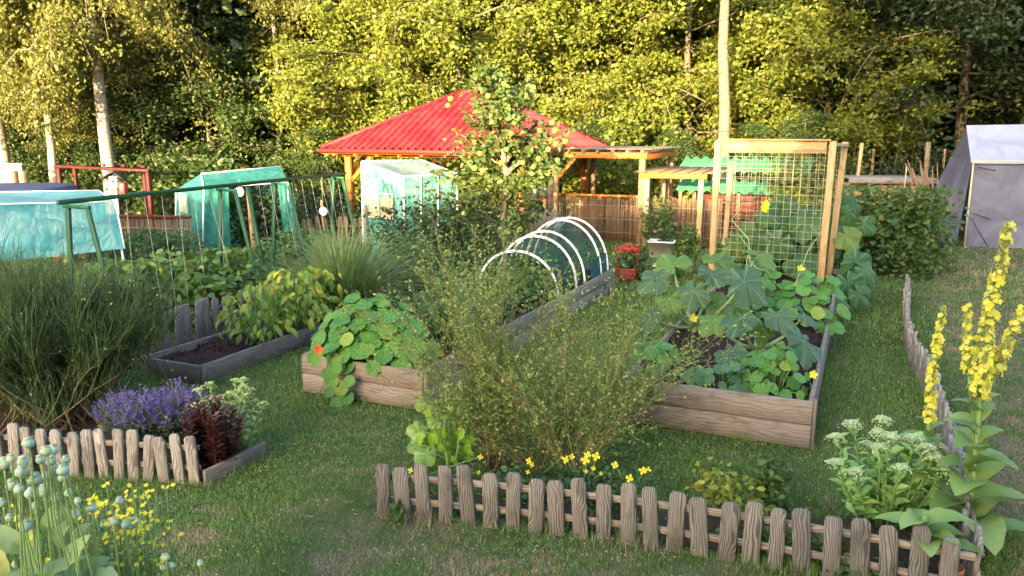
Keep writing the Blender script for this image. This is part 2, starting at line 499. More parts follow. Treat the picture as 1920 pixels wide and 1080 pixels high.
def ground_mat(name, blade):
    m, nt, _, _ = newmat(name)
    wp = worldpos(nt)
    n1 = noise(nt, wp, .9, 4, .6, .8); n2 = noise(nt, wp, 7, 4, .65); n3 = noise(nt, wp, 45, 3, .6)
    green = mixc(nt, n2, (.030, .050, .014), (.062, .09, .025))
    # worn, dry turf in front of the near fence and right of the side fence
    sp = nt.nodes.new('ShaderNodeSeparateXYZ'); nt.links.new(wp, sp.inputs[0])
    x, y = sp.outputs[0], sp.outputs[1]
    near = mth(nt, 'SUBTRACT', 1.0, sstep(nt, mth(nt, 'ADD', y, mth(nt, 'MULTIPLY', x, .33)), 4.4, 5.4))
    near = mth(nt, 'MULTIPLY', near, sstep(nt, x, -2.8, .3))
    right = sstep(nt, mth(nt, 'SUBTRACT', x, mth(nt, 'MULTIPLY', y, .445)), .75, 1.3)
    dry = mth(nt, 'MAXIMUM', mth(nt, 'MULTIPLY', near, .40), mth(nt, 'MULTIPLY', right, .42))
    left = mth(nt, 'MULTIPLY', mth(nt, 'SUBTRACT', 1.0, sstep(nt, y, 4.6, 5.9)), mth(nt, 'SUBTRACT', 1.0, sstep(nt, x, -2.2, -.6)))
    dry = mth(nt, 'MAXIMUM', dry, mth(nt, 'MULTIPLY', left, .28))
    n5 = noise(nt, wp, 3.2, 5, .7, .6)
    dry = mth(nt, 'ADD', dry, mth(nt, 'MULTIPLY_ADD', n1, 1.1, mth(nt, 'MULTIPLY_ADD', n5, 2.2, -1.6)), 0, True)
    dry = mth(nt, 'MULTIPLY', dry, mth(nt, 'MULTIPLY_ADD', n2, .9, .45), 0, True)
    if blade:
        v = varattr(nt)
        col = mixc(nt, v, (.062, .145, .022), (.19, .31, .068))
        col = mixc(nt, sstep(nt, mth(nt, 'FRACT', mth(nt, 'MULTIPLY', v, 23.7)), .9, .93), col, (.34, .33, .19))
        drc = mixc(nt, v, (.19, .165, .085), (.40, .33, .20))
        k = mth(nt, 'GREATER_THAN', mth(nt, 'ADD', dry, mth(nt, 'MULTIPLY', v, .35)), .62)
        col = mixc(nt, k, col, drc)
        surf(nt, col, .6, None, .25, col, .25)
    else:
        drc = mixc(nt, sstep(nt, n3, .35, .65), (.07, .055, .035), (.27, .21, .145))
        col = mixc(nt, dry, green, drc)
        col = mixc(nt, mth(nt, 'MULTIPLY', sstep(nt, n3, .45, .7), .5), col, (.022, .024, .010))
        surf(nt, col, .95, bump(nt, n3, .6, .03), 0, None, .1)
    return m
M['ground'] = ground_mat('lawn_ground', False)
M['blade'] = ground_mat('lawn_blades', True)

# ================================================================== ground
def rect_pts(c, lu, lw):             # near-left corner c, lengths along U and W
    c = np.asarray(c, float)
    return [c, c + W * lw, c + W * lw + U * lu, c + U * lu]
g = MB()
nx, ny = 60, 60
xs = np.concatenate([np.linspace(-160, -25, 8), np.linspace(-22, 22, 45), np.linspace(25, 160, 8)])
ys = np.concatenate([np.linspace(-60, -4, 8), np.linspace(-2, 30, 50), np.linspace(34, 240, 12)])
X, Y = np.meshgrid(xs, ys)
inr = (np.abs(X) < 20) & (Y > 0) & (Y < 28)
Zg = np.where(inr, .012 * np.sin(X * 1.7 + .6 * Y) * np.cos(Y * 1.1 - .4 * X) - .012, -.012)
V = np.stack([X, Y, Zg], -1).reshape(-1, 3)
i, j = np.meshgrid(np.arange(len(ys) - 1), np.arange(len(xs) - 1), indexing='ij')
b = (i * len(xs) + j).ravel()
g.add(V, np.stack([b, b + 1, b + 1 + len(xs), b + len(xs)], -1))
tagit(part('lawn', g, M['ground'], None, True), kind='structure')

# plots, in world coordinates
BED1 = A(.95, 6.56, 0); BED1_L, BED1_W, BED1_H = 6.6, 1.56, .40
BED2 = A(-2.04, 7.353, 0); BED2_L, BED2_W, BED2_H = 5.95, 1.35, .38
BED3 = A(-3.86, 7.88, 0); BED3_L, BED3_W, BED3_H = 2.7, .80, .20
def uv(p, o): d = np.asarray(p)[..., :2] - np.asarray(o)[:2]; return d @ U[:2], d @ W[:2]
FENCE_A = A(-.90, 4.86, 0); FENCE_B = A(2.47, 3.84, 0); FENCE_C = FENCE_B + U * 9.0
def soil_sheet(name, pts, z=.006, mat='soil_dry'):
    m = MB(); p = np.array([[q[0], q[1], z] for q in pts])
    m.add(p, np.array([list(range(len(p)))]))
    return tagit(part(name, m, M[mat]), kind='structure')
front_soil = [FENCE_A + A(.06, .06, 0), A(.0, 4.80, 0), A(.86, 4.52, 0), A(1.7, 4.24, 0), FENCE_B + A(-.06, .08, 0), FENCE_B + A(-.06, .05, 0) + U * .9, A(1.1, 4.86, 0), A(-.7, 5.2, 0)]
soil_sheet('flower_bed_soil', front_soil)
left_soil = [A(-6.2, 5.86, 0), A(-3.9, 5.66, 0), A(-2.24, 5.43, 0), A(-2.03, 5.80, 0), A(-2.6, 6.7, 0), A(-6.2, 7.2, 0)]
soil_sheet('border_soil', left_soil)
def inpoly(x, y, poly):
    c = np.zeros(len(x), bool); n = len(poly)
    for k in range(n):
        x0, y0 = poly[k][:2]; x1, y1 = poly[(k + 1) % n][:2]
        hit = ((y0 > y) != (y1 > y)) & (x < (x1 - x0) * (y - y0) / (y1 - y0 + 1e-12) + x0)
        c ^= hit
    return c

# ------------------------------------------------------------------ lawn blades
gb = MB()
blade_t = np.array([[-.5, 0, 0], [.5, 0, 0], [0, .35, 1.0]])
for (y0, y1, dens, wd, ht) in ((3.7, 6.0, 7500, .0044, .034), (6.0, 9.0, 3800, .0060, .038), (9.0, 14.0, 950, .011, .05), (14.0, 21.0, 330, .02, .055)):
    n = int((y1 - y0) * (1.5 * y1 + 2) * dens)
    y = rng.uniform(y0, y1, n); x = rng.uniform(-.75, .75, n) * y1 + 0
    keep = np.abs(x) < .72 * y + .5
    x, y = x[keep], y[keep]
    P2 = np.stack([x, y], -1)
    k = np.ones(len(x), bool)
    for (o, L, Wd) in ((BED1, BED1_L, BED1_W), (BED2, BED2_L, BED2_W), (BED3, BED3_L, BED3_W)):
        a, bb = uv(P2, o); k &= ~((a > -.01) & (a < L) & (bb > -.01) & (bb < Wd + .01))
    k &= ~(inpoly(x, y, front_soil) & (rng.random(len(x)) < .35)); k &= ~(inpoly(x, y, left_soil) & (rng.random(len(x)) < .6))
    # thin turf where it is worn
    worn = .5 + .5 * np.sin(x * 2.3 + 1.1 * np.sin(y * 1.9)) * np.cos(y * 2.1 + .7 * np.sin(x * 3.1))
    thin = (((y + .33 * x) < 4.9) & (x > -1.5)) | ((x - .445 * y) > 1.0)
    k &= ~(thin & (rng.random(len(x)) < .05 + .35 * worn))
    x, y = x[k], y[k]; n = len(x)
    th = rng.uniform(0, 2 * np.pi, n)
    lean = rng.uniform(.2, 1.1, n)
    c, s = np.cos(th), np.sin(th)
    Rm = np.zeros((n, 3, 3)); Rm[:, 0, 0] = c; Rm[:, 0, 1] = -s; Rm[:, 1, 0] = s; Rm[:, 1, 1] = c; Rm[:, 2, 2] = 1
    hh = ht * rng.uniform(.5, 1.25, n) * np.where(rng.random(n) < .03, 1.9, 1)
    sc = np.stack([wd * rng.uniform(.7, 1.4, n), hh * lean * 2.2, hh], -1)
    patch = .5 + .3 * np.sin(x * 1.3 + y * .7) + .2 * np.sin(x * 5.1 - y * 4.3)
    scatter(gb, blade_t, np.array([[0, 1, 2]]), np.stack([x, y, np.full(n, -.02)], -1), Rm, sc, np.clip(.6 * rng.random(n) + .4 * patch, 0, 1))
tagit(part('grass', gb, M['blade']), 'short mown grass blades of the lawn between the beds', 'grass', kind='stuff')
# longer grass left standing along fences and boards
lg = MB()
def along(a, b_, n, off):
    a, b_ = np.asarray(a, float), np.asarray(b_, float); t_ = rng.random((n, 1)); d = norm(b_ - a); q = np.cross(d, Z)
    return a * (1 - t_) + b_ * t_ + q * rng.normal(0, off, (n, 1))
_b1, _b2, _b3 = rect_pts(BED1, BED1_L, BED1_W), rect_pts(BED2, BED2_L, BED2_W), rect_pts(BED3, BED3_L, BED3_W)
lp = [along(FENCE_A, A(.86, 4.46, 0), 900, .06), along(A(.86, 4.46, 0), FENCE_B, 900, .06), along(FENCE_B, FENCE_C, 1800, .06), along(A(-5, 5.7, 0), A(-2.2, 5.35, 0), 900, .05),
      along(_b1[0] - U * .04, _b1[1] - U * .04, 350, .02), along(_b1[1] + W * .05, _b1[2] + W * .05, 900, .03), along(_b1[0] - W * .05, _b1[3] - W * .05, 900, .03), along(_b2[0] - U * .04, _b2[1] - U * .04, 300, .02), along(_b2[1] + W * .05, _b2[2] + W * .05, 900, .03),
      along(_b3[1] + W * .05, _b3[2] + W * .05, 400, .03), along(_b3[0] - U * .04, _b3[1] - U * .04, 200, .03), along(A(-2.2, 5.2, 0), A(-1.9, 5.8, 0), 150, .04)]
lp = np.concatenate(lp); n = len(lp); lp[:, 2] = -.02
th = rng.uniform(0, 6.28, n); c, s = np.cos(th), np.sin(th)
Rm = np.zeros((n, 3, 3)); Rm[:, 0, 0] = c; Rm[:, 0, 1] = -s; Rm[:, 1, 0] = s; Rm[:, 1, 1] = c; Rm[:, 2, 2] = 1
clump = .6 + .8 * (np.sin(lp[:, 0] * 7.1) * np.sin(lp[:, 1] * 5.3 + 1) > .1)
hh = rng.uniform(.04, .11, n) * clump
scatter(lg, blade_t, np.array([[0, 1, 2]]), lp, Rm, np.stack([rng.uniform(.004, .007, n), hh * rng.uniform(.3, 1.6, n), hh], -1))
tagit(part('tall_grass', lg, M['blade']), 'longer uncut grass along fences and bed boards', 'grass', kind='stuff')
cl = MB()
n = 3200
y = rng.uniform(3.9, 13, n); x = rng.uniform(-.6, .72, n) * y
k = np.ones(n, bool)
for (o, L, Wd) in ((BED1, BED1_L, BED1_W), (BED2, BED2_L, BED2_W), (BED3, BED3_L, BED3_W)):
    a, bb = uv(np.stack([x, y], -1), o); k &= ~((a > -.05) & (a < L) & (bb > -.05) & (bb < Wd + .05))
k &= ~inpoly(x, y, front_soil) & ~inpoly(x, y, left_soil)
x, y = x[k], y[k]; n = len(x)
th = rng.uniform(0, 6.28, n); c, s = np.cos(th), np.sin(th)
Rm = np.zeros((n, 3, 3)); Rm[:, 0, 0] = c; Rm[:, 0, 1] = -s; Rm[:, 1, 0] = s; Rm[:, 1, 1] = c; Rm[:, 2, 2] = 1
oct_v = np.array([[1, 0, 0], [-1, 0, 0], [0, 1, 0], [0, -1, 0], [0, 0, 1], [0, 0, -1.]])
oct_f = np.array([[0, 2, 4], [2, 1, 4], [1, 3, 4], [3, 0, 4], [2, 0, 5], [1, 2, 5], [3, 1, 5], [0, 3, 5]])
scatter(cl, oct_v, oct_f, np.stack([x, y, np.full(n, .028)], -1), Rm, np.stack([rng.uniform(.004, .012, n), rng.uniform(.003, .006, n), np.full(n, .005)], -1))
tagit(part('lawn_flowers', cl, M['straw']), 'tiny pale clover heads and dry bits scattered over the lawn', 'clover', kind='stuff')

# ------------------------------------------------------------------ invented houses, unseen behind the camera, added to shade the garden
M['render'] = plain_mat('house_render', (.55, .50, .42), .9, .15, 3)
M['rooftile'] = plain_mat('roof_tile', (.22, .08, .05), .8, .3, 12)
def house(label, x0, x1, y0, y1, h, ridge):
    t = thing('house', label, 'house', ((x0 + x1) / 2, (y0 + y1) / 2, 0))
    m = MB(); V, Fs = cbox_v(x1 - x0, y1 - y0, h, .02)
    m.add(V + A((x0 + x1) / 2, (y0 + y1) / 2, h / 2 - .02), Fs); part('wall', m, M['render'], t)
    ym = (y0 + y1) / 2; m = MB(); e = .4
    P = np.array([[x0 - e, y0 - e, h], [x1 + e, y0 - e, h], [x1 + e, ym, ridge], [x0 - e, ym, ridge], [x1 + e, y1 + e, h], [x0 - e, y1 + e, h]])
    m.add(P, [np.array([[0, 1, 2, 3], [3, 2, 4, 5], [0, 5, 4, 1]]), np.array([[1, 4, 2], [0, 3, 5]])])
    part('roof', m, M['rooftile'], t)
    for kx in np.arange(x0 + 1.5, x1 - 1, 2.6):
        m = MB(); V, Fs = cbox_v(1.1, .1, 1.2, .01); m.add(V + A(kx, y1 + .03, 1.6), Fs)
        w = part('window', m, M['white'], t)
    return t
house('long low house added unseen behind the camera to shade the garden', -48, -7.4, -25, -15.5, 4.6, 6.55)
house('tall house added unseen behind the camera to shade the right side', -6.4, 22, -26, -14.5, 12.5, 16.5)
# ================================================================== leaf templates (along +Y, facing +Z)
L_DIAM = (np.array([[0, 0, 0], [.30, .45, .10], [0, 1, -.06], [-.30, .45, .10]]), np.array([[0, 1, 2], [0, 2, 3]]))
L_OVAL = (np.array([[0, 0, 0], [0, .5, -.03], [0, 1, -.16], [.27, .28, .07], [.25, .65, .03], [-.27, .28, .07], [-.25, .65, .03]]),
          np.array([[0, 3, 1], [1, 3, 4], [1, 4, 2], [0, 1, 5], [1, 6, 5], [1, 2, 6]]))
def leaves_at(mb, tmpl, pos, size, out=None, droop=.3, flat=.6, var=None):
    n = len(pos)
    d = rng.normal(0, 1, (n, 3)); d[:, 2] = d[:, 2] * .5 - droop
    if out is not None: d = norm(d) + out
    nr = rng.normal(0, 1, (n, 3)) * (1 - flat) + A(0, -.35, 1) * flat
    scatter(mb, tmpl[0], tmpl[1], pos, frames(norm(d), nr), size * rng.uniform(.65, 1.25, n), var)

def tree_meshes(seed, H, tr, cb, cr, nlimb, nleaf, lsize, spread, droop, up=.35, bark='bark', leaf='tree_lit', taper=.5, lean=0.0):
    """trunk with limbs + crown of single leaves; local coordinates, base at 0"""
    global rng
    keep = rng; rng = np.random.default_rng(seed)
    tm, cm, lm = MB(), MB(), MB()
    hs = np.linspace(-.15, H, 9)
    ax = np.cumsum(rng.normal(0, .05 * H / 10, (9, 2)), axis=0); ax[0] = ax[1] = 0
    ax[:, 0] += lean * hs
    trunk = np.stack([ax[:, 0], ax[:, 1], hs], -1)
    tubes(tm, trunk, tr * np.linspace(1, .25, 9) * np.array([1.25] + [1] * 8), 8)
    tips = []
    for i in range(nlimb):
        f = cb + (1 - cb) * (i + rng.random()) / nlimb
        h = f * H
        base = np.array([np.interp(h, hs, trunk[:, q]) for q in range(3)])
        az = rng.uniform(0, 2 * np.pi)
        g = (f - cb) / (1 - cb)
        ln = cr * (.55 + .75 * math.sin(math.pi * min(1, .18 + .8 * g))) * rng.uniform(.7, 1.15)
        ln *= (1.0 - taper * max(0, g - .55) * 1.6)
        d = A(math.cos(az), math.sin(az), up * rng.uniform(.2, 1.4))
        t = np.linspace(0, 1, 6)[:, None]
        P = base + d * ln * t + A(0, 0, -droop * ln * .6) * t ** 2 + np.cumsum(rng.normal(0, .045 * ln, (6, 3)), 0) * (t > 0)
        tubes(lm, P, np.linspace(tr * .32 * (1 - .6 * g), .012, 6), 5)
        for q in range(7):
            s = rng.uniform(.25, 1.0)
            b0 = np.array([np.interp(s, t[:, 0], P[:, k]) for k in range(3)])
            dd = norm(d * .5 + rng.normal(0, .7, 3) + A(0, 0, .1 - droop * .4))
            l2 = ln * rng.uniform(.18, .45)
            P2 = b0 + dd * l2 * np.linspace(0, 1, 4)[:, None] + A(0, 0, -droop * l2) * (np.linspace(0, 1, 4) ** 2)[:, None]
            tubes(lm, P2, np.linspace(.022, .006, 4), 3, cap=False)
            tips += [P2[1], P2[2], P2[3]]
    tips = np.array(tips)
    per = rng.gamma(1.4, 1.0, len(tips)); per = rng.choice(len(tips), nleaf, p=per / per.sum())
    pos = tips[per] + rng.normal(0, 1, (nleaf, 3)) * np.array([spread, spread, spread * .55])
    cv = rng.random(len(tips))
    var = np.clip(.5 * cv[per] + .5 * rng.random(nleaf), 0, 1)
    pos[:, 2] = np.maximum(pos[:, 2], .15)
    leaves_at(cm, L_DIAM, pos, lsize, None, droop, .22, var)
    rng = keep
    a = tm.mesh('trunk', True); a.materials.append(M[bark])
    c = cm.mesh('crown'); c.materials.append(M[leaf])
    e = lm.mesh('limbs', True); e.materials.append(M['bark'])
    return a, c, e
def tree(name, label, ms, loc, s, rz, group, sz=None):
    t = thing(name, label, 'tree', loc, group, rz)
    s = np.broadcast_to(s, (3,)) if sz is None else A(s, s, sz)
    t.scale = tuple(s)
    for nm, me in (('trunk', ms[0]), ('limbs', ms[2]), ('crown', ms[1])):
        o = bpy.data.objects.new(nm, me); C.objects.link(o); o.parent = t
    return t

T_HORN = [tree_meshes(100 + i, 11, .16, .05, 2.9, 38, 62000, .15, .26, .55, leaf='tree_lit') for i in range(3)]
T_MAPLE = tree_meshes(140, 10, .17, .04, 3.2, 36, 58000, .165, .27, .35, leaf='tree_lit')
T_BIRCH = [tree_meshes(200 + i, 13, .20, .33, 2.5, 38, 60000, .12, .26, 1.1, .5, 'birch_bark', 'tree_birch', lean=(-.05, .03)[i]) for i in range(2)]
T_THIN = tree_meshes(260, 13, .12, .45, 1.6, 20, 12000, .15, .26, 1.0, .5, 'birch_bark', 'tree_birch', lean=-.06)
T_PALE = tree_meshes(230, 14, .21, .50, 2.6, 24, 20000, .17, .38, .6, .4, 'bark_pale', 'tree_lit')
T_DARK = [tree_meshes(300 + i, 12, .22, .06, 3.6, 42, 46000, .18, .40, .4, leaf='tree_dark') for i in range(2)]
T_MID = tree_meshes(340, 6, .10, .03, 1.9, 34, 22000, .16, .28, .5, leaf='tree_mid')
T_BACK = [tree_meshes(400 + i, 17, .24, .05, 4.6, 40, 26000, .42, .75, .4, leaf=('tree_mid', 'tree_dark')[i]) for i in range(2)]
def fx(px, D): return (px - 960.0) / F_PX * D / math.cos(0)     # x at the horizon
# the sunlit hornbeam wall behind the gazebo
gb_ = 'sunlit leafy trees at the wood edge'
lit = [(722, 26.5, .82, 0, 'leftmost'), (800, 28.5, 1.05, 1, ''), (875, 27.5, 1.0, 2, ''), (985, 29.0, 1.08, 0, ''), (1090, 27.5, .98, 3, ''),
       (1195, 29.0, 1.05, 1, ''), (1290, 27.0, .95, 2, ''), (1430, 28.0, 1.0, 0, ''), (1530, 27.0, .86, 3, '')]
lab = ['leafy sunlit tree left of the red gazebo roof at the wood edge', 'leafy sunlit tree above the left slope of the red roof', 'leafy sunlit tree right behind the peak of the red roof',
       'leafy sunlit tree above the apple tree', 'leafy sunlit tree over the right corner of the red roof', 'leafy sunlit tree above the brown pergola',
       'leafy sunlit tree left of the pale trunk', 'leafy sunlit tree right of the pale trunk, above the wire trellis', 'rightmost sunlit tree, beside the dark shaded trees']
for i, (px, D, s, k, _) in enumerate(lit):
    ms = T_MAPLE if k == 3 else T_HORN[k]
    tree('leafy_tree', lab[i], ms, (fx(px, D), D, 0), s, rng.uniform(0, 6.28), gb_)
tree('pale_trunked_tree', 'tall tree with thick pale straight trunk above the trellis', T_PALE, (fx(1352, 22.6), 22.6, 0), .92, .4, None)
# birches at the left
bl = [(215, 23.8, 1.0, 0, 1.2, 'thick sunlit birch trunk behind the red pergola'), (25, 24.5, .95, 0, .2, 'leaning white birch at the left edge of the picture'),
      (107, 23.6, .66, 1, 2.2, 'thin birch with slender white stem beside the red pergola post'), (55, 33.0, 1.0, 1, 4.0, 'birch standing back between the leaning birch and the slender one'),
      (525, 27.0, .75, 1, 5.1, 'thin pale birch stem in the dark gap left of the gazebo'), (330, 34.0, 1.1, 0, 3.0, 'birch crown deep in the wood above the teal greenhouse')]
for (px, D, s, k, rz, l) in bl:
    tree('birch_tree', l, T_THIN if px == 525 else T_BIRCH[k], (fx(px, D), D, 0), (.8, .8, .9) if px == 525 else s, rz, 'birches at the wood edge')
# smaller dark green trees and shrubs below the birches
ml = [(400, 26.0, .85, 'round dark green tree above the teal greenhouse'), (300, 27.0, .7, 'bushy green tree between birch and teal greenhouse'), (480, 28.5, .85, 'dark green tree left of the gap beside the hornbeams'),
      (150, 28.0, .55, 'low green bush behind the left end of the red pergola'), (20, 27.5, .6, 'low bush behind the white tent at the left edge'), (590, 24.0, .42, 'low bright bush at the left post of the gazebo'),
      (1120, 25.5, .5, 'bush seen below the right corner of the red roof'), (1270, 23.5, .42, 'bush behind the small pergola'), (1500, 23.5, .5, 'sunlit bush behind the wire trellis'), (1400, 24.5, .45, 'bush behind the green shed roofs')]
for (px, D, s, l) in ml:
    tree('bushy_tree', l, T_MID, (fx(px, D), D, 0), s, rng.uniform(0, 6), 'bushes along the wood edge')
# shaded trees at the right
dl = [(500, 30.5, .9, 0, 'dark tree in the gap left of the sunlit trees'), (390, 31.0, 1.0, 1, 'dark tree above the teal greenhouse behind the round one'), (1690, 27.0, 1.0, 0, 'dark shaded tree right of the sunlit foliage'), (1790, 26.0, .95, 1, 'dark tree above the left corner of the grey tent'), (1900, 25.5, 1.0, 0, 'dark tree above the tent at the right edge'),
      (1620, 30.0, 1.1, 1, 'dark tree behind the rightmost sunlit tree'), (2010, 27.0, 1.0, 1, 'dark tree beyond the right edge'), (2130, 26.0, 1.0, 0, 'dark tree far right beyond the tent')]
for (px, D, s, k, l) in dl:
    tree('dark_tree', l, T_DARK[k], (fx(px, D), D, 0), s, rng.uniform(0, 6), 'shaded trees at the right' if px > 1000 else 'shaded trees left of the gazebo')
# the depth of the wood
for row, D in enumerate((36, 42, 49)):
    n = 17
    for i in range(n):
        x = -D * .95 + (i + .5 + .3 * rng.normal()) * D * 1.9 / n
        tree('forest_tree', 'dark tree deep in the wood behind the sunlit edge', T_BACK[(i + row) % 2], (x, D + rng.uniform(-2, 2), 0), rng.uniform(.85, 1.15), rng.uniform(0, 6), 'trees in the depth of the wood')
# a curved bare branch in the dark crown at the right
bb = MB()
pts = np.array([atD(px, py, 24.3) for px, py in ((1690, 70), (1730, 62), (1765, 55), (1795, 63), (1815, 85), (1825, 112))])
tubes(bb, pts, np.linspace(.035, .014, 6), 5)
tubes(bb, np.array([atD(1690, 70, 24.3), atD(1680, 78, 25.5), A(fx(1690, 27), 27, 5.0)]), np.array([.035, .05, .07]), 5)
tagit(part('bare_branch', bb, M['bark_pale'], None, True), 'bare pale curved dead branch in the dark crown at the right', 'branch')

for i, (x, y, sc) in enumerate(((-2.4, -12.5, 1.0), (0.8, -11.5, .9), (-3.6, -17.5, .95))):  # invented trees, out of view, added to soften the edge of the houses' shade
    tree('shade_tree', ('broad unseen tree added before the tall house to break up its shade', 'second broad unseen tree added before the tall house to cast shade', 'unseen tree added near the gap of the two houses to soften the shade edge')[i], T_BACK[i % 2], (x, y, 0), (.6, .6, sc), i * 1.3, 'unseen trees added to cast shade')
# ================================================================== fences
def picket_mesh(h, w, t, mat, seed, top=.028, name='picket'):
    """dog-eared picket, local X along its height (grain axis), base at 0"""
    r = np.random.default_rng(seed)
    hw = w / 2; e = r.normal(0, .003, 8)
    out = np.array([[-.06, -hw + e[0]], [h - top, -hw + e[1]], [h - top * .30, -hw * .80], [h + e[2] * .5, -hw * .58], [h + e[3] * .5, hw * .58], [h - top * .3, hw * .80], [h - top, hw + e[4]], [-.06, hw + e[5]]])
    k = len(out); c = .004
    cen = out.mean(0)
    inn = out + np.sign(cen - out) * c * np.array([1, 1])
    lay = [np.c_[inn, np.full(k, -t / 2)], np.c_[out, np.full(k, -t / 2 + c)], np.c_[out, np.full(k, t / 2 - c)], np.c_[inn, np.full(k, t / 2)]]
    V = np.concatenate(lay); q = []
    for a in range(3):
        for b in range(k):
            q.append([a * k + b, a * k + (b + 1) % k, (a + 1) * k + (b + 1) % k, (a + 1) * k + b])
    m = MB(); m.add(V, [np.array(q), np.array([list(range(k))[::-1], [3 * k + b for b in range(k)]])])
    me = m.mesh(name); me.materials.append(mat); return me
def fence(name, label, pts, spacing, h, w, mat, railmat, tilt=.06, facing=-1, cat='fence', group=None, skip=0.0, flop=0.0):
    """pickets along a ground polyline, two rails behind"""
    pts = np.array(pts, float)
    seg = np.linalg.norm(np.diff(pts, axis=0), axis=1); cum = np.r_[0, np.cumsum(seg)]
    t = thing(name, label, cat, pts[0], group)
    ms = [picket_mesh(h * s, w, .026, mat, 31 + i) for i, s in enumerate((1.0, .97, 1.03, .95))]
    s = spacing * .4
    while s < cum[-1]:
        p = np.array([np.interp(s, cum, pts[:, k]) for k in range(3)])
        k = min(len(seg) - 1, int(np.searchsorted(cum, s) - 1)); d = norm(pts[k + 1] - pts[k])
        nrm_ = norm(np.cross(d, Z)) * (1 if facing < 0 else -1)       # towards the viewer
        up = norm(Z + d * rng.normal(-.02, tilt) + nrm_ * (rng.normal(0, tilt * .6) + flop))
        y = norm(np.cross(nrm_, up)); z = np.cross(up, y)
        inst('picket', ms[rng.integers(4)], t, p + nrm_ * .03 + Z * rng.uniform(-.012, .012), np.stack([up, y, z], -1), (1, rng.uniform(.92, 1.06), 1))
        s += spacing * rng.uniform(.94, 1.06)
    for k in range(len(pts) - 1):
        for f in (.27, .70):
            a, b_ = pts[k] + Z * h * f, pts[k + 1] + Z * h * f
            plank('rail', a, b_, .042, .024, railmat, t, up=norm(np.cross(norm(b_ - a), Z)))
    return t
f_mid = A(.86, 4.46, 0)
def arc(a, m_, b, n):
    ts = np.linspace(0, 1, n)[:, None]; c = 2 * m_ - (a + b) / 2
    return (1 - ts) ** 2 * a + 2 * ts * (1 - ts) * c + ts ** 2 * b
fence('picket_fence', 'low weathered picket edging curving along the front flower bed', arc(FENCE_A, f_mid, FENCE_B, 7), .146, .385, .097, M['fence'], M['rail'], .035)
# the side run: seen along its length
side = [FENCE_B + U * .1 + A(.05, .0, 0)]
for k, dx in zip(range(1, 10), (.05, .10, .06, .02, -.06, -.08, -.03, .02, .03)):
    side.append(FENCE_B + U * k + W * dx)
fence('picket_fence', 'low grey picket edging running back beside the right lawn', side, .105, .34, .082, M['fence_pale'], M['rail'], .09, 1)
fence('picket_fence', 'low pale picket edging in front of the lavender and dark broom', [A(-5.3, 5.72, 0), A(-3.9, 5.58, 0), A(-2.26, 5.36, 0)], .118, .36, .082, M['fence_pale'], M['rail'], .05)
fence('picket_fence', 'grey picket fence behind the bed of dark mulch', [A(-4.45, 8.0, 0), A(-3.72, 9.5, 0), A(-2.95, 11.3, 0)], .150, .48, .115, M['fence_grey'], M['fence_grey'], .05)
fence('picket_fence', 'far picket fence left of the gazebo post', [A(-5.0, 17.5, 0), A(-3.2, 17.3, 0)], .16, .62, .10, M['brownwood'], M['brownwood'], .04)

# edging board at the corner of the border
t = thing('edging_board', 'single grey board edging the corner of the lavender border', 'board', A(-2.2, 5.26, 0))
plank('board', A(-2.20, 5.26, .055), A(-1.93, 5.80, .055), .13, .03, M['bed_dark'], t, up=W)

